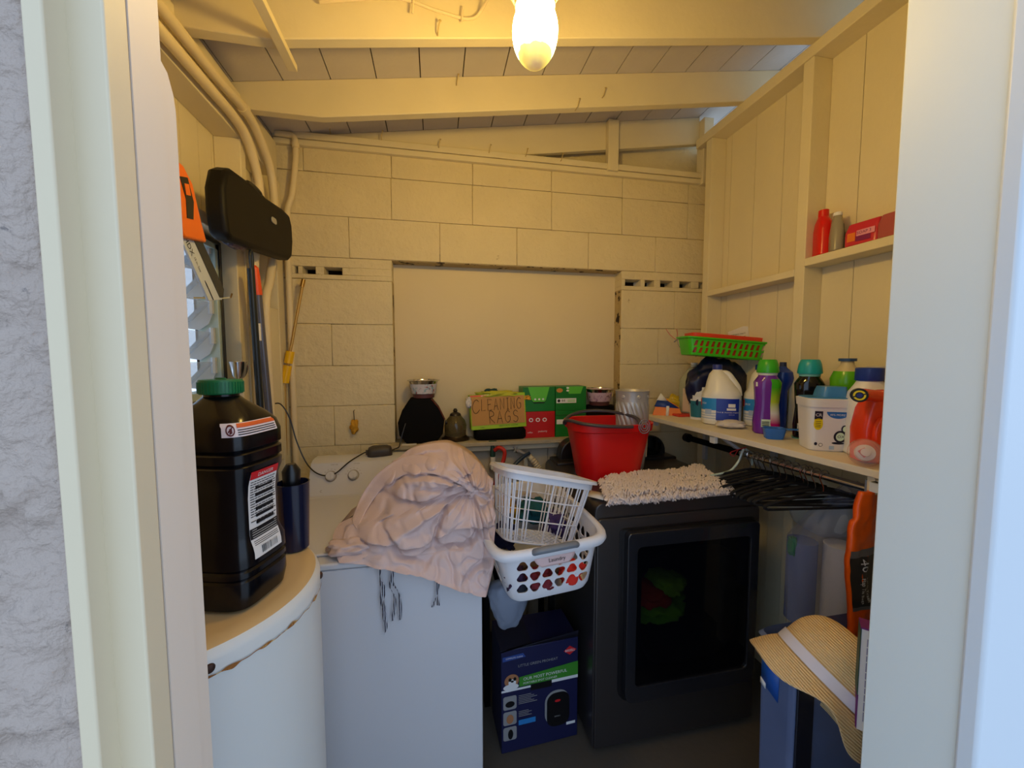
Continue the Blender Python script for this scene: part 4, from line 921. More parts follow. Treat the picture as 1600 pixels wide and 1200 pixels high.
# ------------------------------------------------------------------ the long shelf on the right
SZ = 1.20
sh = thing('wall_shelf', 'long white shelf board on the right wall carrying cleaning supplies', 'shelf')
mb = MB(); mb.prism([(1.115, 1.93), (1.185, .83), (1.19, .44), (1.468, .44), (1.468, 1.93)], SZ-.022, SZ); mb.obj('board', mat('shelf_paint', (226, 216, 196), .5, var=.06, vscale=8, bump=.2), sh, bevel=.002)
mb = MB(); mb.box(1.20, 1.468, .84, .86, SZ-.075, SZ-.023, 0); mb.obj('batten', M_wood, sh, bevel=.002)
M_brk = mat('bracket_white', (206, 208, 210), .45)
for y, in ((1.42,), (1.86,), (.80,)):
    mb = MB(); mb.box(1.145, 1.46, y-.012, y+.012, SZ-.0255, SZ-.0225); mb.box(1.145, 1.163, y-.014, y+.014, SZ-.05, SZ-.0225)
    mb.box(1.45, 1.468, y-.012, y+.012, SZ-.25, SZ-.0225)
    if y < 1.8: mb.add([(1.19, y-.014, SZ-.03), (1.20, y-.014, SZ-.028), (1.455, y-.014, SZ-.19), (1.455, y-.014, SZ-.215), (1.19, y+.014, SZ-.03), (1.20, y+.014, SZ-.028), (1.455, y+.014, SZ-.19), (1.455, y+.014, SZ-.215)], [(0, 1, 2, 3), (7, 6, 5, 4), (0, 4, 5, 1), (1, 5, 6, 2), (2, 6, 7, 3), (3, 7, 4, 0)])
    mb.obj('bracket', M_brk, sh, bevel=.001)
rd = thing('closet_rod', 'metal closet rod hung under the long shelf with black hangers', 'rod')
mb = MB(); mb.tube([(1.27, 1.74, 1.10), (1.27, 1.40, 1.107)], .014, 0, 20); mb.obj('black_sleeve', M_matteblack, rd)
mb = MB(); mb.tube([(1.27, 1.74, 1.10), (1.27, .86, 1.118)], .0115, 0, 20); mb.obj('rod_tube', M_chrome, rd)
mb = MB(); mb.tube([(1.27, 1.765, 1.10), (1.27, 1.74, 1.10)], .022, 0, 24); mb.obj('end_cap', M_black, rd)
mb = MB(); mb.box(1.245, 1.295, .875, .897, 1.09, 1.15); mb.obj('rod_clip', mat('clear_clip', (196, 204, 208), .2, alpha=.7), rd)

# hangers
def hanger(loc, rz, label):
    t = thing('clothes_hanger', label, 'hanger', loc, (0, 0, radians(rz)), 'black velvet hangers on the rod')
    mb = MB(); hk = [(.012, 0, -.005), (.018, 0, .006), (.010, 0, .0165), (0, 0, .019), (-.012, 0, .014), (-.016, 0, 0), (-.008, 0, -.022), (0, 0, -.04), (0, 0, -.062)]
    mb.tube(crv(hk, 4), .0019, 0, 6); mb.obj('hook', M_chrome, t)
    mb = MB(); sh_ = [(-.205, 0, -.106), (-.195, 0, -.096), (-.15, 0, -.084), (-.06, 0, -.066), (0, 0, -.058), (.06, 0, -.066), (.15, 0, -.084), (.195, 0, -.096), (.205, 0, -.106)]
    mb.tube(crv(sh_, 4), .0055, 0, 8); mb.tube([(-.205, 0, -.106), (-.19, 0, -.112), (.19, 0, -.112), (.205, 0, -.106)], .0045, 0, 8)
    mb.obj('shoulders', mat('black_velvet', (14, 14, 20), .8), t)
    return t
hang0 = None; random.seed(21)
def copy_tree(o, parent=None):
    c = o.copy(); COL.objects.link(c)
    if parent: c.parent = parent
    for ch in [q for q in o.children]: copy_tree(ch, c)
    return c
ys = [1.345, 1.318, 1.296, 1.27, 1.235, 1.205, 1.178, 1.145, 1.112, 1.095, 1.068, 1.04]
HL = 'black velvet hanger with steel hook bunched on the closet rod'
for i, y in enumerate(ys):
    z = 1.10+.0205*(1.74-y)/.88; rz = random.uniform(-7, 7)-6
    if i == 0: hang0 = hanger((1.27, y, z), rz, HL)
    else: h = copy_tree(hang0); h.location = (1.27, y, z); h.rotation_euler = (0, 0, radians(rz))
    if i == len(ys)-1: h['label'] = 'black velvet hanger nearest the door frame end of the closet rod'
hang0['label'] = 'black velvet hanger furthest back on the rod, next to the pale plastic one'
mb = MB(); mb.tube(crv([(1.262, 1.375, 1.128), (1.25, 1.372, 1.112), (1.235, 1.37, 1.08), (1.20, 1.368, 1.045), (1.16, 1.366, 1.035), (1.10, 1.364, 1.03)], 6), .0045, 0, 8)
mb.tube([(1.27, 1.372, 1.128), (1.30, 1.37, 1.11), (1.30, 1.37, 1.06)], .0045, 0, 8)
tag(mb.obj('plastic_hanger', mat('pale_green_plastic', (206, 226, 220), .3)), 'pale plastic hanger at the far end of the black hangers', 'hanger')
mb = MB(); mb.tube(crv([(1.25, 1.39, 1.125), (1.22, 1.38, 1.10), (1.20, 1.375, 1.118), (1.26, 1.36, 1.14)], 5), .002, 0, 6); tag(mb.obj('red_ribbon', mat('red_string', (190, 40, 40), .6)), 'thin red ribbon tied round the closet rod near the bracket', 'ribbon')

# generic bottle pieces
def part(t, name, secs, m, n=48, **k): mb = MB(); mb.loft(secs, 0, n, **k); return mb.obj(name, m, t)
def patch(t, name, secs, a0, a1, mats_, n=24, extra=None):
    mb = MB(); mb.loft(secs, 0, n, a0=radians(a0), a1=radians(a1))
    if extra: extra(mb)
    return mb.obj(name, mats_, t, sharp=180)
def wraptext(mb, st, size, z, ang, r, mi, ry=None, off=.0008, p=2):
    tx = MB(); tx.text(st, size, Matrix.Identity(4)); ry = ry or r
    vs = []
    for v in tx.v:
        a = radians(ang)+v.x/r; c, q = cos(a), sin(a)
        vs.append(((r+off)*math.copysign(abs(c)**(2/p), c), (ry+off)*math.copysign(abs(q)**(2/p), q), z+v.y))
    mb.add(vs, tx.f, mi)
def wrapquad(mb, a0, a1, z0, z1, r, mi, off=.0008, ry=None, p=2, n=8):
    ry = ry or r
    mb.loft([(z0, r+off, ry+off, p, 0, 0), (z1, r+off, ry+off, p, 0, 0)], mi, n, a0=radians(a0), a1=radians(a1))
SR = -127   # direction from the shelf towards the doorway

t = thing('dishwasher_pack', 'orange blue and white crumpled soap packet lying at the far end of the shelf', 'packet', (1.235, 1.885, SZ), (0, 0, radians(-25)))
mb = MB(); mb.add([(-.075, -.02, 0), (.075, -.02, 0), (.07, .03, 0), (-.07, .03, 0), (-.06, -.012, .05), (.06, -.012, .045), (.05, .02, .055), (-.05, .02, .06), (-.035, 0, .115), (.01, .005, .075)], [(0, 1, 5, 4), (1, 2, 6, 5), (2, 3, 7, 6), (3, 0, 4, 7), (4, 5, 9), (4, 9, 8), (8, 9, 6, 7), (5, 6, 9), (4, 8, 7)], 0)
mb.obj('wrapper', mat('packet_orange', (236, 130, 30), .4), t, sharp=20)
mb = MB(); mb.add([(-.068, -.018, .048), (.062, -.016, .040), (.0, -.002, .080), (-.05, -.010, .085)], [(0, 1, 2, 3)], 0); mb.add([(-.055, -.0135, .082), (.002, -.004, .077), (-.034, -.006, .120)], [(0, 1, 2)], 1); mb.add([(-.008, -.0225, .0), (.006, -.0225, .0), (.010, -.0165, .052), (-.006, -.0165, .052)], [(0, 1, 2, 3)], 1)
mb.obj('printed_face', [mat('packet_blue', (34, 66, 150), .4), M_txtw], t, solid=.001)
t = lump('yellow_packet', (1.30, 1.915, SZ+.05), (.045, .03, .05), 9, mat('packet_yellow', (206, 176, 40), .4), 'yellow crinkled packet behind the orange soap packet', 'packet', amp=.4)
mb = MB(); mb.box(1.25, 1.40, 1.80, 1.88, SZ, SZ+.012); tag(mb.obj('red_sachet', mat('sachet_red', (206, 60, 44), .5), bevel=.003), 'flat orange red sachet under the clear gallon jug', 'packet')

t = thing('clear_jug', 'clear gallon jug half full with pale liquid at the back of the shelf', 'jug', (1.385, 1.87, SZ+.013))
part(t, 'jug_body', [(0, .07, .07), (.006, .075, .075), (.15, .076, .076), (.18, .072, .072), (.235, .034, .034), (.25, .019, .019), (.262, .019, .019)], mat('clear_plastic', (206, 214, 190), .12, alpha=.5))
part(t, 'liquid', [(.004, .07, .07), (.17, .071, .071)], mat('pale_vinegar', (176, 170, 120), .15, alpha=.6))
part(t, 'cap', [(.25, .018, .018), (.272, .018, .018)], M_whitep)
patch(t, 'label', [(.01, .0768, .0768), (.135, .0772, .0772)], 190, 290, [mat('jug_label', (206, 186, 160), .6), M_txt, mat('label_red2', (190, 60, 50), .6)], extra=lambda m: (wraptext(m, 'VINEGAR', .016, .11, 240, .077, 1), [wraptext(m, 'distilled white', .008, .08-i*.012, 240, .077, 1) for i in range(4)]))

t = thing('tub', 'round white tub with teal band between the clear jug and the bleach', 'tub', (1.325, 1.735, SZ))
part(t, 'tub_body', [(0, .046, .046), (.12, .054, .054)], M_whitep); part(t, 'lid', [(.118, .057, .057), (.142, .057, .057), (.146, .054, .054), (.165, .052, .052)], mat('lid_clear_white', (226, 226, 222), .3, alpha=.9))
patch(t, 'label', [(.012, .0475, .0475), (.095, .0530, .0530)], 170, 320, [mat('teal_label', (32, 112, 136), .5)])
mb = MB(); mb.loft([(.16, .013, .013), (.195, .013, .013)], 0, 20, M=T(.03, .0, 0)); mb.obj('pump_cap', M_chrome, t)

def bleach(loc, rz, label):
    t = thing('bleach_jug', label, 'jug', loc, (0, 0, radians(rz)), 'white gallon bleach jugs')
    S = [(0, .07, .066, 3), (.006, .080, .075, 3), (.13, .082, .077, 2.8), (.145, .081, .076, 2.8), (.165, .070, .070, 2.4), (.20, .054, .054, 2.2), (.235, .036, .040, 2), (.252, .021, .021, 2), (.262, .021, .021, 2)]
    mb = MB(); mb.loft([(z, a, b, p, (-.020 if z > .17 else 0)*min(1, (z-.16)*12 if z > .16 else 0), 0) for z, a, b, p in S], 0, 56)
    mb.tube(crv([(-.005, 0, .240), (.022, 0, .236), (.044, 0, .205), (.062, 0, .170), (.066, 0, .135)], 6), [.012+.00035*i for i in range(25)], 0, 14)
    mb.obj('jug_body', mat('bleach_white', (232, 230, 222), .35), t)
    part(t, 'cap', [(.256, .0215, .0215), (.276, .0215, .0215), (.280, .019, .019)], mat('cap_blue', (28, 50, 140), .4)).location = (-.02, 0, 0)
    def ex(m):
        P_ = dict(ry=.0775, p=2.9)
        wrapquad(m, 262, 322, .025, .125, .0825, 1, .0012, .0775, 2.9); wrapquad(m, 190, 262, .070, .125, .0825, 2, .0012, .0775, 2.9); wrapquad(m, 322, 355, .03, .12, .0825, 3, .0012, .0775, 2.9)
        for z, h in ((.092, .016), (.078, .010)): wrapquad(m, 281 if h > .012 else 278, 303 if h > .012 else 306, z-.006, z+h-.006, .0825, 0, .0022, .0775, 2.9)
        wraptext(m, 'THE POWER OF BLEACH', .0075, .062, 292, .082, 0, .0775, .002, 2.9); wraptext(m, '121 FL OZ', .006, .052, 292, .082, 0, .0775, .002, 2.9)
        wrapquad(m, 183, 200, .088, .118, .0825, 4, .0022, .0775, 2.9); wraptext(m, 'CLOROX', .013, .10, 212, .082, 0, .0775, .0022, 2.9)
        wrapquad(m, 225, 250, .050, .074, .0825, 3, .0018, .0775, 2.9)
        for i in range(3): wrapquad(m, 196, 262, .03+i*.012, .034+i*.012, .0825, 3, .0016, .0775, 2.9)
        for i in range(4): wraptext(m, 'concentrate', .006, .11-i*.02, 338, .082, 1, .0775, .002, 2.9)
    patch(t, 'label', [(.02, .0826, .0776, 2.9, 0, 0), (.13, .0826, .0776, 2.9, 0, 0)], 175, 365, [M_txtw, mat('bleach_blue', (28, 56, 170), .35), mat('bleach_skyblue', (40, 140, 216), .35), mat('bleach_pale', (170, 190, 220), .4), mat('print_red', (214, 30, 36), .5)], n=40, extra=ex)
    return t
bleach((1.325, 1.59, SZ), -38, 'white bleach jug with blue label in full view near the shelf front')
bleach((1.405, 1.545+.0, SZ), -38, 'white bleach jug with blue label half hidden behind the purple bottle').location = (1.478, 1.50, SZ)
lump('white_pouch', (1.285, 1.475, SZ+.018), (.060, .045, .016), 4, mat('pouch_white', (216, 210, 208), .5), 'flat crumpled white pouch in front of the bleach jug', 'pouch', amp=.2, rot=(0, 0, -20))

def scentbottle(loc, rz, label, mb_, mc, two=None, name='scent_bottle'):
    t = thing(name, label, 'bottle', loc, (0, 0, radians(rz)))
    S = [(0, .040, .033, 3), (.006, .046, .038, 3), (.05, .047, .039, 3), (.12, .041, .035, 2.8), (.18, .046, .039, 2.8), (.21, .048, .040, 2.8), (.225, .040, .036, 2.4), (.236, .033, .033, 2), (.242, .033, .033, 2)]
    part(t, 'bottle_body', [tuple(s)+(0, 0) for s in S], mb_, 56)
    if two: part(t, 'neck_band', [(.240, .0335, .0335), (.250, .0345, .0345)], two)
    part(t, 'cap', [(.250, .039, .039), (.256, .040, .040), (.285, .036, .036), (.300, .031, .031), (.304, .027, .027)], mc)
    return t, S
t, S = scentbottle((1.335, 1.345, SZ), -35, 'purple and green scent booster bottle with bright green cap on the shelf', mat('purple_plastic', (110, 40, 160), .15), mat('cap_green', (60, 176, 40), .3), mat('band_white', (220, 220, 220), .4))
ms = bpy.data.materials.new('sleeve_print'); ms.use_nodes = True; N = ms.node_tree.nodes; L = ms.node_tree.links; tc_ = N.new('ShaderNodeTexCoord'); sp_ = N.new('ShaderNodeSeparateXYZ'); L.new(tc_.outputs['Object'], sp_.inputs[0]); mr_ = N.new('ShaderNodeMapRange'); mr_.inputs[1].default_value = 0; mr_.inputs[2].default_value = .24
L.new(sp_.outputs[2], mr_.inputs[0]); rr_ = N.new('ShaderNodeValToRGB'); L.new(mr_.outputs[0], rr_.inputs[0]); e = rr_.color_ramp.elements; e[0].color = C(200, 30, 130); e[0].position = .18; e[1].color = C(60, 170, 30); e[1].position = .8
q_ = e.new(.36); q_.color = C(236, 230, 226); q_ = e.new(.55); q_.color = C(186, 206, 60); L.new(rr_.outputs[0], N['Principled BSDF'].inputs['Base Color']); N['Principled BSDF'].inputs['Roughness'].default_value = .2
patch(t, 'sleeve_print', [(z, a+.0008, b+.0008, p, 0, 0) for z, a, b, p in S[1:7]], -85, 30, [ms, mat('print_darkred', (120, 20, 30), .4)], n=30)
patch(t, 'back_text', [(z, a+.0008, b+.0008, p, 0, 0) for z, a, b, p in [(.03, .047, .039, 3), (.062, .0465, .0385, 3)]], -108, -84, [mat('pale_green_label', (206, 226, 206), .5), M_txt], n=10, extra=lambda m: [wrapquad(m, -105, -88, .036+i*.007, .039+i*.007, .047, 1, .0016, .039, 3) for i in range(3)])
patch(t, 'small_code', [(z, a+.0008, b+.0008, p, 0, 0) for z, a, b, p in [(.195, .0472, .0395, 2.8), (.212, .0478, .040, 2.8)]], -150, -136, [M_paper], n=6)
t, S = scentbottle((1.405, 1.225, SZ), -45, 'glossy black scent booster bottle with teal cap on the shelf', mat('blackberry_plastic', (14, 10, 16), .08), mat('cap_teal', (20, 160, 170), .3), mat('band_teal', (120, 190, 190), .4))
patch(t, 'gold_print', [(z, a+.0008, b+.0008, p, 0, 0) for z, a, b, p in [(.10, .043, .037, 2.9), (.125, .0415, .0355, 2.8)]], -70, 10, [mat('print_orange2', (150, 96, 50), .4)], n=14)
patch(t, 'code_label', [(z, a+.0008, b+.0008, p, 0, 0) for z, a, b, p in [(.03, .047, .039, 3), (.06, .0465, .0385, 3)]], -125, -105, [M_paper, M_txt], n=8, extra=lambda m: [wrapquad(m, -123, -107, .034+i*.006, .036+i*.006, .047, 1, .0016, .039, 3) for i in range(4)])
part(t, 'base_ring', [(-.0, .048, .040, 3, 0, 0), (.004, .050, .042, 3, 0, 0)], mat('pale_teal', (120, 190, 170), .3))

t = thing('round_bottle', 'small round blue bottle peeking between the green capped and teal capped bottles', 'bottle', (1.45, 1.385, SZ+.0))
part(t, 'bottle_body', [(0, .02, .02), (.17, .020, .020), (.205, .036, .036), (.225, .041, .041), (.25, .036, .036), (.268, .016, .016), (.275, .012, .012)], mat('deep_blue', (24, 60, 150), .2)); part(t, 'cap', [(.272, .013, .013), (.292, .012, .012)], mat('navy_cap', (20, 34, 80), .4))
t = thing('green_bottle', 'round bright green bottle with flat blue cap behind the teal capped bottle', 'bottle', (1.455, 1.128, SZ))
part(t, 'bottle_body', [(0, .04, .04), (.18, .041, .041), (.205, .046, .046), (.235, .048, .048), (.262, .038, .038)], mat('bright_green', (90, 176, 20), .25))
part(t, 'neck', [(.258, .036, .036), (.285, .020, .020), (.300, .018, .018)], mat('neck_cream', (206, 190, 150), .4)); part(t, 'cap', [(.298, .026, .026), (.308, .026, .026)], mat('cap_darkblue', (30, 70, 120), .4))
t = thing('clear_bottle', 'clear amber bottle with wide silver cap behind the white oxygen tub', 'bottle', (1.44, 1.02, SZ))
part(t, 'bottle_body', [(0, .036, .036), (.19, .037, .037), (.225, .034, .034), (.245, .022, .022), (.255, .022, .022)], mat('amber_clear', (170, 150, 110), .1, alpha=.7)); part(t, 'cap', [(.250, .034, .034), (.256, .036, .036), (.278, .031, .031), (.282, .028, .028)], mat('silver_cap', (196, 196, 196), .3, .4))

t = thing('scoop', 'blue plastic measuring scoop on the front of the shelf', 'scoop', (1.275, 1.245, SZ), (0, 0, radians(-30)))
part(t, 'scoop_cup', [(0, .028, .022, 4, 0, 0), (.002, .030, .024, 4, 0, 0), (.042, .037, .031, 4, 0, 0), (.042, .035, .029, 4, 0, 0), (.004, .028, .022, 4, 0, 0)], mat('scoop_blue', (44, 110, 200), .35)); mb = MB(); mb.box(.034, .085, -.009, .009, .036, .041); mb.obj('handle', mat('scoop_blue', (44, 110, 200), .35), t, bevel=.002)

t = thing('stain_remover_tub', 'white tapered tub with blue lid and yellow badge at the near end of the shelf', 'tub', (1.293, 1.075, SZ), (0, 0, radians(-28)))
TS = [(0, .048, .046, 5), (.004, .052, .050, 5), (.150, .061, .060, 5)]
part(t, 'tub_body', [s+(0, 0) for s in TS], mat('tub_white', (228, 228, 230), .3), 64)
part(t, 'tub_collar', [(.148, .064, .063, 5, 0, 0), (.174, .066, .065, 5, 0, 0), (.176, .061, .060, 5, 0, 0)], mat('tub_white', (228, 228, 230), .3), 64)
part(t, 'lid', [(.170, .062, .057, 5, 0, 0), (.179, .060, .055, 5, 0, 0), (.180, .040, .042, 4, .018, 0), (.200, .038, .038, 4, .020, 0), (.214, .035, .034, 4, .022, 0)], mat('lid_blue', (58, 130, 196), .3), 48)
mb = MB()
def TP(x, z, off=.0005):
    k = z/.15; return (x*(1+.2*k*0), -(.0495+.0105*k)-off, z)
def tq(x0, x1, z0, z1, mi, off=.0008): mb.add([TP(x0, z0, off), TP(x1, z0, off), TP(x1, z1, off), TP(x0, z1, off)], [(0, 1, 2, 3)], mi)
def te(cx, cz, rx, rz, mi, off=.0008, a0=0, a1=360): mb.add([TP(cx, cz, off)]+[TP(cx+rx*cos(radians(a0+(a1-a0)*i/24)), cz+rz*sin(radians(a0+(a1-a0)*i/24)), off) for i in range(25)], [(0, i+1, i+2) for i in range(24)], mi)
def tt(st, x, z, s_, mi, off=.0014):
    tx = MB(); tx.text(st, s_, Matrix.Identity(4)); mb.add([TP(x+v.x, z+v.y, off) for v in tx.v], tx.f, mi)
tq(-.045, -.022, .105, .135, 0); tt('CR', -.034, .122, .014, 3); tq(-.045, -.022, .103, .108, 1, .0012)
te(-.033, .092, .013, .020, 1); tq(-.045, -.021, .095, .104, 1, .001)
for i in range(4): tq(-.041, -.026, .082+i*.006, .0835+i*.006, 0, .0014)
te(.020, .134, .032, .022, 2, .0008, 180, 360); tt('40% MORE', .018, .124, .009, 3); 
te(.030, .052, .018, .020, 0, .0010); te(.030, .052, .012, .014, 4, .0014); te(.041, .078, .010, .013, 0, .0010); te(.041, .078, .006, .009, 4, .0014); te(.025, .030, .017, .004, 0, .0010); tt('OXI', .033, .052, .013, 0, .0020)
te(-.036, .025, .0045, .0055, 0); te(-.022, .022, .006, .006, 0); te(-.022, .022, .0045, .0045, 3, .0012); tq(.002, .016, .008, .020, 5)
mb.obj('printed_face', [mat('navy_ink', (20, 24, 50), .5), mat('badge_yellow', (236, 214, 20), .5), mat('badge_blue', (30, 110, 190), .5), M_txtw, mat('pale_green', (210, 236, 210), .5), mat('pale_blue_label', (170, 196, 230), .5)], t, sharp=180)

t = thing('detergent_jug', 'white detergent jug with dark blue cap behind the red one at the shelf end', 'jug', (1.352, .978, SZ), (0, 0, radians(-30)))
part(t, 'jug_body', [(0, .050, .036, 4, 0, 0), (.005, .056, .042, 4, 0, 0), (.15, .056, .042, 4, 0, 0), (.20, .050, .040, 3, 0, 0), (.225, .036, .034, 2.4, 0, 0), (.240, .030, .030, 2, 0, 0)], mat('jug_white', (230, 230, 232), .35))
part(t, 'cap', [(.238, .036, .036), (.240, .037, .037), (.276, .036, .036), (.279, .033, .033)], mat('cap_royal', (24, 56, 150), .35))
t = thing('detergent_jug', 'glossy red orange detergent jug lying at the near shelf end beside the door frame', 'jug', (1.285, .905, SZ), (0, 0, radians(-20)))
mb = MB(); mb.loft([(0, .040, .03, 4, 0, 0), (.006, .052, .038, 4, 0, 0), (.10, .055, .040, 4, 0, 0), (.16, .052, .040, 3, .005, 0), (.205, .040, .034, 2.5, .012, 0), (.215, .02, .02, 2, .02, 0)], 0, 48)
mb.obj('jug_body', mat('detergent_red', (226, 60, 22), .25), t)
Ri = (T(1.285, .905, SZ) @ RZ(-20)).inverted(); pe = Ri @ Vector((1.132, .842, 1.408)); dv = (Ri.to_3x3() @ Vector((-.75, -.66, .02))).normalized()
mb = MB(); mb.tube(crv([(.03, -.01, .192), tuple((pe-dv*.07).lerp(Vector((.03, -.01, .192)), .15)), tuple(pe-dv*.018)], 5), .0175, 0, 20); mb.obj('spout', mat('detergent_red', (226, 60, 22), .25), t)
Mx = Matrix.Translation(pe) @ dv.to_track_quat('Z', 'Y').to_matrix().to_4x4()
mb = MB(); mb.loft([(-.018, .019, .019), (.002, .019, .019), (.004, .017, .017)], 0, 40, M=Mx); mb.loft([(.004, .0135, .0135), (.0048, .0135, .0135)], 1, 32, M=Mx); mb.loft([(.0048, .009, .009), (.0054, .009, .009)], 0, 32, M=Mx); mb.loft([(.0054, .0062, .0062), (.006, .0062, .0062)], 2, 32, M=Mx)
for a in (20, 200): mb.box(.0085, .0145, -.0015, .0015, .0047, .0062, 0, Mx @ RZ(a))
mb.obj('screw_cap', [M_black, mat('badge_yellow', (236, 214, 20), .5), mat('logo_blue', (24, 40, 130), .4)], t)
mb = MB(); mb.tube(crv([(.03, -.042, .15), (-.02, -.047, .13), (-.03, -.05, .07), (.02, -.045, .03)], 5), .010, 0, 12); mb.obj('grip', mat('detergent_red', (226, 60, 22), .25), t)
t = thing('dosing_cup', 'clear plastic dosing dome with red and white dial at the shelf edge', 'cup', (1.200, .868, SZ+.0))
pr = [(0, .037, .037), (.02, .040, .040), (.045, .034, .034), (.058, .018, .018), (.061, .004, .004)]
Mx = T(0, -.0, .040) @ Vector((-.75, -.62, .25)).to_track_quat('Z', 'Y').to_matrix().to_4x4()
mb = MB(); mb.loft([(z-.02, a, b) for z, a, b in pr], 0, 40, M=Mx, cap=(0, 1)); mb.obj('dome', mat('clear_rose', (236, 200, 196), .05, alpha=.35), t)
mb = MB(); mb.loft([(-.02, .024, .024), (.004, .022, .022)], 0, 32, M=Mx); mb.box(-.012, .006, -.01, .012, .004, .012, 1, Mx @ RZ(40)); mb.loft([(.004, .012, .012), (.014, .011, .011)], 0, 20, M=Mx); mb.obj('dial', [M_whitep, mat('print_red', (214, 30, 36), .5)], t)

# green slotted basket with a red tray on top of the jugs
gbk = thing('slotted_basket', 'bright green slotted plastic basket set on the bags behind the bleach jugs', 'basket', (1.405, 1.70, 1.512), (radians(0), radians(5), radians(-12)))
GL, GW, GH = .20, .075, .085
def gsec(z): k = z/GH; return (.178+.022*k, .065+.012*k)
mb = MB(); mb.loft([(0, .178, .065, 8, 0, 0), (.004, .180, .067, 8, 0, 0), (GH, .200, .077, 8, 0, 0)], 0, 64, cap=(1, 0)); o = mb.obj('basket_body', mat('slot_green', (70, 196, 30), .35), gbk, solid=.0025)
o.parent = None; bpy.context.view_layer.update(); me = bpy.data.meshes.new_from_object(o.evaluated_get(bpy.context.evaluated_depsgraph_get())); o.modifiers.clear(); o.data = me
ct = MB()
for i in range(13):
    for z in (.012, .045):
        x = -.162+i*.027; ct.prism([(x-.007-.002, z), (x+.006, z), (x+.009, z+.026), (x-.003, z+.026)], -.12, .12, 0, RX(90))
apply_bool(o, ct.obj('cutter', M_black)); o.parent = gbk
part(gbk, 'rim', [(GH-.006, .200, .077, 8, 0, 0), (GH-.004, .208, .085, 8, 0, 0), (GH+.003, .209, .086, 8, 0, 0), (GH+.004, .199, .076, 8, 0, 0), (GH-.006, .199, .076, 8, 0, 0)], mat('slot_green', (70, 196, 30), .35), 64, cap=(0, 0))
t = thing('red_tray', 'orange red plastic tray nested in the green slotted basket', 'tray', (1.405, 1.70, 1.512), (radians(0), radians(5), radians(-12)))
part(t, 'tray_body', [(.006, .165, .055, 8, 0, 0), (.085, .172, .060, 8, 0, 0), (.108, .176, .063, 8, 0, 0), (.110, .168, .056, 8, 0, 0), (.03, .160, .05, 8, 0, 0)], mat('tray_red', (236, 70, 40), .4), 48)
lump('navy_bag', (1.41, 1.745, 1.36), (.16, .075, .155), 17, mat('navy_bag_cloth', (16, 22, 62), .35), 'dark navy plastic bag holding up the green basket behind the jugs', 'bag', amp=.2)
t = thing('price_card', 'small white printed card stuck in the red tray against the boards', 'card', (1.51, 1.70, 1.585), (radians(-8), radians(-4), radians(-10)))
mb = MB(); mb.prism([(-.05, 0), (.055, -.012), (.060, .082), (.03, .085), (-.052, .060)], -.0008, .0008, 0, RX(90)); mb.obj('card_sheet', M_paper, t)
mb = MB(); mb.text('OPENING PARTY', .010, T(.0, -.0012, .045) @ FRONT @ RZ(6), 0)
for i in range(4): mb.box(-.03+.004*i, .04-.003*i, -.0014, -.001, .030-i*.007, .0315-i*.007, 0, RY(-5))
mb.obj('card_print', M_txt, t)
mb = MB(); mb.tube(crv([(1.285, 1.99, 1.675), (1.30, 1.97, 1.64), (1.325, 1.95, 1.615), (1.345, 1.97, 1.645), (1.352, 1.99, 1.675)], 5), .002, 0, 6); mb.tube([(1.30, 1.93, 1.60), (1.33, 1.94, 1.618), (1.345, 1.935, 1.605)], .004, 1, 6); mb.tube(crv([(1.325, 1.94, 1.612), (1.32, 1.92, 1.58), (1.33, 1.88, 1.54)], 4), .0022, 1, 6)
tag(mb.obj('cord_loop', [mat('pink_cord', (206, 110, 110), .6), mat('grey_metal', (150, 150, 150), .4)]), 'pink cord loop with grey clasp hanging at the corner of the green basket', 'cord')

# ------------------------------------------------------------------ small rail on the right wall
RZ_ = E0+.4003
t = thing('red_bottle', 'red oval bottle standing against the stud on the upper rail', 'bottle', (1.508, 1.290, RZ_), (0, 0, radians(60)))
part(t, 'bottle_body', [(0, .036, .022, 3, 0, 0), (.004, .040, .025, 3, 0, 0), (.10, .041, .025, 3, 0, 0), (.13, .037, .023, 2.6, 0, 0), (.150, .020, .018, 2, 0, 0), (.155, .016, .016, 2, 0, 0)], mat('bottle_red', (216, 18, 12), .3)); part(t, 'cap', [(.153, .0175, .0175), (.178, .0170, .0170), (.180, .014, .014)], mat('bottle_red', (216, 18, 12), .3))
patch(t, 'label', [(.02, .0406, .0256, 3, 0, 0), (.105, .0416, .0256, 3, 0, 0)], 215, 262, [mat('label_violet', (90, 70, 120), .5), M_txtw], n=12, extra=lambda m: (wrapquad(m, 217, 260, .088, .102, .0415, 1, .0010, .0258, 3), wrapquad(m, 217, 260, .028, .040, .0415, 1, .0010, .0258, 3)))
t = thing('grey_bottle', 'grey tapered bottle with white cap and dark label in front of the red bottle', 'bottle', (1.500, 1.228, RZ_), (0, 0, radians(50)))
part(t, 'bottle_body', [(0, .028, .018, 3, 0, 0), (.004, .033, .021, 3, 0, 0), (.06, .034, .022, 2.6, 0, 0), (.11, .024, .018, 2.2, 0, 0), (.136, .0125, .0125, 2, 0, 0)], mat('bottle_grey', (150, 142, 124), .3)); part(t, 'cap', [(.135, .0145, .0145), (.146, .014, .014), (.148, .012, .012)], M_whitep)
patch(t, 'label', [(.008, .0338, .0218, 2.9, 0, 0), (.06, .0348, .0228, 2.6, 0, 0), (.10, .0270, .0198, 2.3, 0, 0)], 225, 300, [mat('label_black', (24, 22, 36), .4), mat('label_green', (50, 110, 60), .5)], n=14, extra=lambda m: wrapquad(m, 228, 298, .052, .066, .0348, 1, .0008, .0230, 2.6))
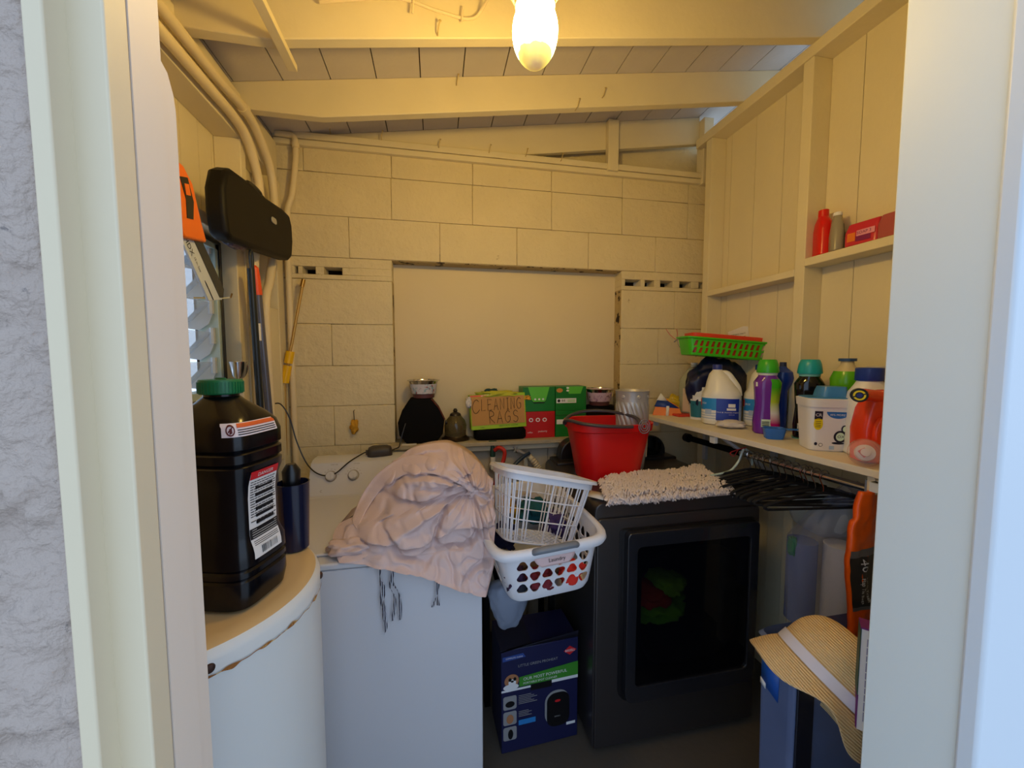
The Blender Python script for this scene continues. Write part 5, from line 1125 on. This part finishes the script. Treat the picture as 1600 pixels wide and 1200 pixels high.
for i, (y, l, lb_, col) in enumerate(((1.128, .098, 'red and pink sponge multipack leaning on the upper rail', (200, 40, 60)), (1.045, .050, 'dull pink packet beside the red multipack at the near end of the upper rail', (170, 80, 80)))):
    t = thing('sponge_pack', lb_, 'pack', (1.502, y, RZ_), (0, 0, radians(-90+4)))
    mb = MB(); mb.loft([(0, l/2, .024, 6, 0, 0), (.003, l/2+.004, .028, 6, 0, 0), (.05, l/2+.005, .027, 6, 0, 0), (.080, l/2, .014, 5, 0, 0), (.084, l/2-.003, .004, 5, 0, 0)], 0, 48); mb.obj('wrapper', mat('pack_%d' % i, col, .3), t)
    if i == 0:
        def pq(x0, x1, z0, z1, mi, o_=.0008): mb.add([(x0, -.0285-o_, z0), (x1, -.0285-o_, z0), (x1, -.0275-o_, z1), (x0, -.0275-o_, z1)], [(0, 1, 2, 3)], mi)
        mb = MB(); pq(-.010, .046, .030, .050, 0); pq(-.012, .034, .012, .032, 1, .0012); pq(-.040, -.014, .016, .046, 2); mb.text('SOAP 3', .014, T(.014, -.0300, .040) @ FRONT, 1); mb.obj('printed_face', [mat('pack_pink', (230, 150, 170), .4), mat('pack_violet', (130, 20, 90), .4), mat('pack_orange', (230, 120, 40), .4)], t)

# ------------------------------------------------------------------ hanging things below the shelf at the right
t = thing('paper_roll_bag', 'white paper rolls inside a clear plastic bag hanging below the shelf', 'bag', (1.375, 1.055, .53))
mb = MB(); mb.loft([(0, .042, .042), (.003, .048, .048), (.33, .048, .048), (.333, .043, .043)], 0, 48); mb.obj('paper_roll', mat('paper_roll', (214, 212, 214), .85, bump=.6, bscale=40), t)
mb = MB(); mb.loft([(0, .042, .042), (.003, .046, .046), (.30, .046, .046)], 0, 48, M=T(-.075, .075, .02)); mb.obj('paper_roll', mat('blue_wrap', (96, 108, 150), .7), t)
mb = MB()
def bagf(u, v):
    a = u*2*pi; z = -.03+v*.58; env = 1 if v < .65 else max(.10, 1-(v-.65)*2.4); r = (.125 if v < .65 else .125*env)+.010*noise.noise(Vector((cos(a)*2, sin(a)*2, v*3)))+.005*sin(a*9+v*6)*min(1, v*4)
    return (-.035*env+r*cos(a)*1.0+(.05 if v > .8 else 0)*(v-.8)*5, .03*env+r*.62*sin(a), z)
mb.grid(bagf, 72, 40, 0); mb.obj('plastic_bag', mat('clear_bag', (170, 180, 210), .12, alpha=.22), t, sharp=180)
lump('green_wrap', (-.118, .075, .300), (.010, .016, .040), 8, mat('packet_green', (30, 130, 50), .4), None, amp=.3, parent=t)
lump('white_bag', (1.475, 1.22, .93), (.055, .13, .115), 10, mat('bag_white', (206, 212, 206), .5), 'rounded white plastic bag against the right wall below the hangers', 'bag', amp=.08)
t = thing('trash_bag_pack', 'orange pack of trash bags hanging from the shelf beside the door frame', 'pack', (1.205, .852, .60), (0, 0, radians(12)))
def packf(u, v):
    x = (u-.5)*.14; z = v*.535; y = -.012*(1-abs(2*u-1)**2)+.006*noise.noise(Vector((u*5, v*12, 2))); x += .018*sin(v*5.5+.5)-.03*max(0, v-.72)*3*(1-u)*0
    w = 1 if v < .72 else 1-.25*(v-.72)/.28; return (x*w+.012*(v > .85), y, z)
mb = MB(); mb.grid(packf, 16, 60, 0); mb.obj('film', mat('pack_orange_film', (240, 96, 16), .28), t, solid=.016, sharp=180)
def pk(x, z): u = x/.14+.5; p = packf(min(1, max(0, u)), z/.535); return (p[0], p[1]-.0012, p[2])
mb = MB(); mb.grid(lambda u, v: tuple(Vector(packf(u, .38+v*.28))-Vector((0, .0008, 0))), 10, 12, 0)
mb.grid(lambda u, v: tuple(Vector(packf(u, .36+v*.02))-Vector((0, .0008, 0))), 10, 1, 2); mb.grid(lambda u, v: tuple(Vector(packf(u, .66+v*.04))-Vector((0, .0008, 0))), 10, 2, 2)
tx = MB(); tx.text('40', .038, RZ(-90)); mb.add([tuple(Vector(packf(.33+v.x/.14, .612+v.y/.535))-Vector((0, .0018, 0))) for v in tx.v], tx.f, 1)
for k, st_ in enumerate(('Large Trash', 'Flap Tie Bags')):
    tx = MB(); tx.text(st_, .0155, RZ(-90)); mb.add([tuple(Vector(packf(.41-.15*k+v.x/.14, .470+v.y/.535))-Vector((0, .0018, 0))) for v in tx.v], tx.f, 1)
mb.obj('print_band', [mat('band_black', (40, 38, 42), .4), M_txtw, mat('band_grey', (110, 108, 110), .4)], t, sharp=180)
mb = MB(); mb.loft([(0, .012, .006), (.0006, .012, .006)], 0, 20, M=T(.03, -.014, .50) @ FRONT); mb.obj('white_mark', M_txtw, t)
t = thing('instruction_carton', 'slim white carton with small print and purple edges beside the straw hat', 'carton', (.846, .600, .740), (radians(0), 0, radians(-48)))
mb = MB(); mb.box(0, .066, .0, .036, 0, .22); mb.obj('carton_body', M_paper, t, bevel=.001)
mb = MB(); mb.box(-.0006, .0668, -.0006, .0368, .2175, .2212, 0); mb.box(-.0008, .0015, -.0008, .036, 0, .075, 0); mb.box(-.0008, .0008, -.0008, .036, .075, .2175, 1)
for i in range(7):
    random.seed(i); z = .022
    while z < .197: w = random.uniform(.007, .022); mb.box(.010+i*.0062, .0128+i*.0062, -.0008, -.0003, z, min(z+w, .20), 2); z += w+.003
mb.obj('carton_print', [mat('edge_purple', (110, 30, 110), .5), mat('edge_teal', (20, 70, 60), .5), mat('small_print', (130, 130, 160), .6)], t)
t = thing('storage_bin', 'grey blue storage bin with dark upright strip under the straw hat', 'bin', (1.095, .815, 0), (0, 0, 0))
mb = MB(); mb.loft([(.004, .205, .050, 9, 0, 0), (.01, .212, .056, 9, 0, 0), (.740, .222, .062, 9, 0, 0), (.750, .229, .068, 9, 0, 0), (.760, .220, .060, 9, 0, 0), (.02, .205, .052, 9, 0, 0)], 0, 80); mb.obj('bin_body', mat('bin_greyblue', (104, 120, 160), .35, var=.25, vscale=9), t)
mb = MB(); mb.box(-.222, -.172, -.066, -.060, .03, .745); mb.obj('dark_strip', mat('strip_dark', (20, 24, 40), .4), t, bevel=.002)
mb = MB(); mb.add([(-.2222, .045, .62), (-.2222, -.010, .600), (-.2232, -.012, .672), (-.2235, .040, .720)], [(0, 1, 2, 3)], 0); mb.add([(-.2232, .046, .612), (-.2232, .028, .606), (-.2234, .028, .622), (-.2234, .045, .630)], [(0, 1, 2, 3)], 1); mb.obj('blue_label', [mat('bin_label_blue', (36, 96, 190), .4), M_txtw], t, solid=.001)

# straw hat
ht = thing('straw_hat', 'woven straw bucket hat with white ribbon resting on the storage bin', 'hat', (.888, .710, .752))
HM = Matrix.Rotation(radians(0), 4, 'Z')
ax = Vector((.66, -.16, .73)).normalized(); HM = ax.to_track_quat('Z', 'Y').to_matrix().to_4x4() @ Matrix.Scale(1.08, 4)
mh = bpy.data.materials.new('straw'); mh.use_nodes = True; N = mh.node_tree.nodes; L = mh.node_tree.links
tcn = N.new('ShaderNodeTexCoord'); mpn = N.new('ShaderNodeMapping'); L.new(tcn.outputs['Object'], mpn.inputs[0]); mpn.inputs['Rotation'].default_value = HM.inverted().to_euler()
wv = N.new('ShaderNodeTexWave'); wv.bands_direction = 'Z'; wv.inputs['Scale'].default_value = 62; wv.inputs['Distortion'].default_value = .6; L.new(mpn.outputs[0], wv.inputs['Vector'])
rp = N.new('ShaderNodeValToRGB'); rp.color_ramp.elements[0].color = C(214, 178, 124); rp.color_ramp.elements[1].color = C(244, 214, 162); L.new(wv.outputs[0], rp.inputs[0]); L.new(rp.outputs[0], N['Principled BSDF'].inputs['Base Color']); N['Principled BSDF'].inputs['Roughness'].default_value = .8
bp_ = N.new('ShaderNodeBump'); bp_.inputs['Distance'].default_value = .003; bp_.inputs['Strength'].default_value = .6; L.new(wv.outputs[0], bp_.inputs['Height']); L.new(bp_.outputs[0], N['Principled BSDF'].inputs['Normal'])
def crown(u, v):
    a = u*2*pi; t_ = v; r = .098*max(.0, cos(t_*pi/2))**.55; z = .118*sin(t_*pi/2)**.9
    d = noise.noise(Vector((cos(a)*1.6, sin(a)*1.6, v*2.2)))*.012*min(1, v*3)*(1-v*.5); return HM @ Vector(((r+d)*cos(a), (r+d)*sin(a)*.95, z))
mb = MB(); mb.grid(crown, 90, 30, 0); mb.obj('crown', mh, ht, sharp=180, solid=.0018)
def brim(u, v):
    a = u*2*pi; r = .098+v*.026; wv_ = sin(a*3+.6)*.004+sin(a*5+1)*.003
    zz = -.040*v-.016*v*v+wv_*v*v
    curl = max(0, cos(a-radians(146)))**14; zz += curl*.026*v; r += curl*.006*v
    return HM @ Vector((r*cos(a), r*sin(a)*.97, zz))
mb = MB(); mb.grid(brim, 120, 14, 0); mb.obj('brim', mh, ht, sharp=180, solid=.0018)
mb = MB(); mb.grid(lambda u, v: (lambda p: HM @ Vector((p.x*1.0, p.y, p.z)))(HM.inverted() @ (crown(u, .005+v*.11))*1.0) + (crown(u, .02)-HM @ Vector((0, 0, .003))).normalized()*.0032, 90, 3, 0)
mb.obj('ribbon', mat('ribbon_white', (222, 220, 232), .5), ht, sharp=180)

# ------------------------------------------------------------------ things hanging on the left wall
t = thing('tool_case', 'black hard plastic case with steel latch hung on the left wall', 'case', (-.655, 1.588, 2.01))
P = [(-.31, -.115), (-.325, -.05), (-.325, .02), (-.30, .075), (-.26, .095), (-.10, .098), (-.02, .088), (.0, .092), (.02, .088), (.20, .095), (.285, .09), (.315, .05), (.32, -.02), (.30, -.085), (.26, -.105), (-.28, -.125)]
MY = Matrix(((0, 0, 1, 0), (1, 0, 0, 0), (0, 1, 0, 0), (0, 0, 0, 1)))   # polygon (y, z) extruded along x
P = [(y*.875, z*1.0+(.020*(y/.3))+.003) for y, z in P]
mb = MB(); mb.prism(P, .0, .055, 0, MY); mb.obj('case_shell', mat('case_black', (10, 8, 6), .55, spec=.25), t, bevel=.014, seg=4)
mb = MB(); mb.prism(rrect(.05, .095, .012, .034, .010, 6), .055, .059, 0, MY @ Matrix.Rotation(radians(3), 4, 'Z')); mb.obj('latch', M_steel, t, bevel=.001)
mb = MB(); mb.tube(crv([(.02, -.055, .085), (.02, -.045, .115), (.02, .045, .118), (.02, .055, .09)], 5), .008, 0, 10); mb.obj('carry_handle', M_black, t)
t = lump('tape_roll', (-.64, 1.44, 1.892), (.02, .065, .022), 19, mat('purple_film', (52, 48, 74), .3), 'dark crinkled plastic bundle under the black case', 'bundle', amp=.25)
t = thing('hand_saw', 'hand saw with orange handle in a printed steel sleeve hung on the left wall', 'saw', (-.62, 1.14, 1.873))
def sy(y, z): return (y-1.14, z-1.86)
P = [sy(1.045, 1.965), sy(1.10, 1.965), sy(1.135, 1.935), sy(1.165, 1.85), sy(1.185, 1.805), sy(1.09, 1.79), sy(1.02, 1.85)]
mb = MB(); mb.prism(P, 0, .030, 0, MY); hd = mb.obj('handle', mat('saw_orange', (236, 112, 20), .35), t, bevel=.006, seg=3)
mb = MB(); mb.prism([sy(1.08, 1.93), sy(1.11, 1.94), sy(1.13, 1.89), sy(1.125, 1.845), sy(1.10, 1.84), sy(1.10, 1.885)], .030, .0315, 0, MY); mb.prism([sy(1.095, 1.92), sy(1.112, 1.925), sy(1.118, 1.90), sy(1.10, 1.895)], .0315, .0325, 1, MY); mb.obj('grip_print', [M_black, mat('saw_orange', (236, 112, 20), .35)], hd)
P = [sy(1.10, 1.80), sy(1.185, 1.812), sy(1.285, 1.69), sy(1.262, 1.655), sy(1.225, 1.665), sy(1.095, 1.77)]
P = [sy(1.088, 1.806), sy(1.182, 1.812), sy(1.282, 1.700), sy(1.272, 1.668), sy(1.205, 1.655)]
mb = MB(); mb.prism(P, .010, .016, 0, MY); bl = mb.obj('blade_sleeve', mat('sleeve_grey', (196, 206, 216), .3), t, bevel=.001)
mb = MB(); mb.prism([sy(1.140, 1.812), sy(1.182, 1.812), sy(1.282, 1.700), sy(1.276, 1.675), sy(1.258, 1.672)], .016, .0175, 0, MY); mb.obj('blade_back', mat('blade_dark', (64, 70, 78), .3, .7), bl)
mb = MB(); ang = -math.degrees(atan2(1.80-1.66, 1.225-1.118))
def SM(y, z): return T(.0168, y-1.14, z-1.86) @ MY @ Matrix.Rotation(radians(ang), 4, 'Z')
mb.text('HDX', .022, SM(1.128, 1.780), 0); mb.text('15 in. Saw', .010, SM(1.160, 1.742), 0)
for i in range(9): mb.box(-.012, .010, -.0010, .0004+.0006*(i % 3), 0, .0005, 0, SM(1.196+i*.0028, 1.697-i*.0036) @ Matrix.Rotation(radians(90), 4, 'Z') @ RZ(-90))
mb.obj('sleeve_print', M_txt, bl)
mb = MB(); mb.tube([(-.080, .178, -.182), (.0, .170, -.182), (.03, .150, -.182), (.034, .150, -.170)], .0025, 0, 6); mb.obj('hook', mat('brass', (190, 150, 80), .3, .9), t)

def stick(name, label, pts, r, m, extra):
    t = thing(name, label, 'broom' if 'broom' in name else 'mop', pts[0])
    o = Vector(pts[0]); mb = MB(); mb.tube([Vector(p)-o for p in pts], r, 0, 14); mb.obj('pole', m, t); extra(t, o); return t
def ex1(t, o):
    mb = MB(); d = Vector((-.618, 1.500, 1.873)); mb.tube(crv([(-.618, 1.500, 1.80), (-.618, 1.494, 1.86), (-.618, 1.502, 1.882), (-.618, 1.512, 1.86), (-.618, 1.508, 1.80)], 6), .005, 0, 8, M=T(*-o)); mb.obj('hang_loop', mat('mop_dark', (26, 34, 40), .35), t)
    mb = MB(); mb.loft([(0, .0135, .0135), (.06, .0135, .0135)], 0, 20, M=T(*(Vector((-.62, 1.524, 1.575))-o)) @ RX(1)); mb.obj('white_sticker', M_paper, t)
    mb = MB(); mb.box(-.06, .06, -.05, .05, -.02, .03, 0, T(*(Vector((-.62, 1.59, .04))-o))); mb.obj('mop_head', M_grey, t, bevel=.01)
stick('mop', 'dark green black mop handle with white sticker against the left wall', [(-.62, 1.59, .06), (-.62, 1.50, 1.82)], .0115, mat('mop_dark', (26, 34, 40), .35), ex1)
def ex2(t, o):
    mb = MB(); mb.tube([Vector(p)-o for p in [(-.632, 1.575, 1.742), (-.634, 1.568, 1.80), (-.634, 1.566, 1.838), (-.634, 1.566, 1.846)]], [.0155, .0155, .012, .004], 0, 16); mb.obj('orange_grip', mat('grip_orange', (236, 84, 40), .4), t)
    mb = MB(); mb.box(-.05, .02, -.02, .02, -.02, .10, 0, T(*(Vector((-.60, 1.68, .03))-o))); mb.obj('broom_head', M_grey, t, bevel=.01)
stick('broom', 'grey broom handle with bright orange grip beside the dark mop handle', [(-.60, 1.68, .10), (-.632, 1.575, 1.76)], .013, mat('pole_grey', (96, 96, 108), .3, .3), ex2)
def ex3(t, o):
    mb = MB(); a, b = Vector((-.600, 1.985, 1.880)), Vector((-.608, 1.984, 1.845)); mb.tube([a-o, b-o], .0095, 0, 12); mb.obj('brass_ferrule', mat('brass', (190, 150, 80), .3, .9), t)
    for z0, z1 in ((1.545, 1.490), (1.478, 1.398)):
        f = lambda z: Vector((-.600-(1.88-z)*.205, 1.985, z))
        mb = MB(); mb.tube([f(z0)-o, f(z1)-o], .0185, 0, 18); mb.obj('yellow_sleeve', mat('sleeve_yellow', (240, 190, 20), .4), t)
stick('telescopic_pole', 'thin brass coloured pole with yellow sleeves leaning in the back left corner', [(-.600-(1.88-1.0)*.205*.6, 1.985, .95), (-.600-(1.88-1.40)*.205, 1.985, 1.40), (-.600, 1.985, 1.88)], .0062, mat('pole_gold', (206, 166, 90), .25, .6), ex3)
t = thing('chrome_hook', 'small chrome cup shaped holder on the trim right of the louvre window', 'holder', (-.702, 1.515, 1.47))
mb = MB(); mb.loft([(-.035, .006, .012), (-.02, .018, .022), (.03, .026, .034), (.030, .024, .032), (-.018, .016, .020)], 0, 32, M=T(.022, 0, 0)); mb.obj('cup', M_chrome, t)
mb = MB(); mb.tube(crv([(0, .03, .03), (.03, .045, .02), (.02, .05, -.02), (0, .03, -.04)], 5), .003, 0, 8); mb.obj('wire', M_chrome, t)
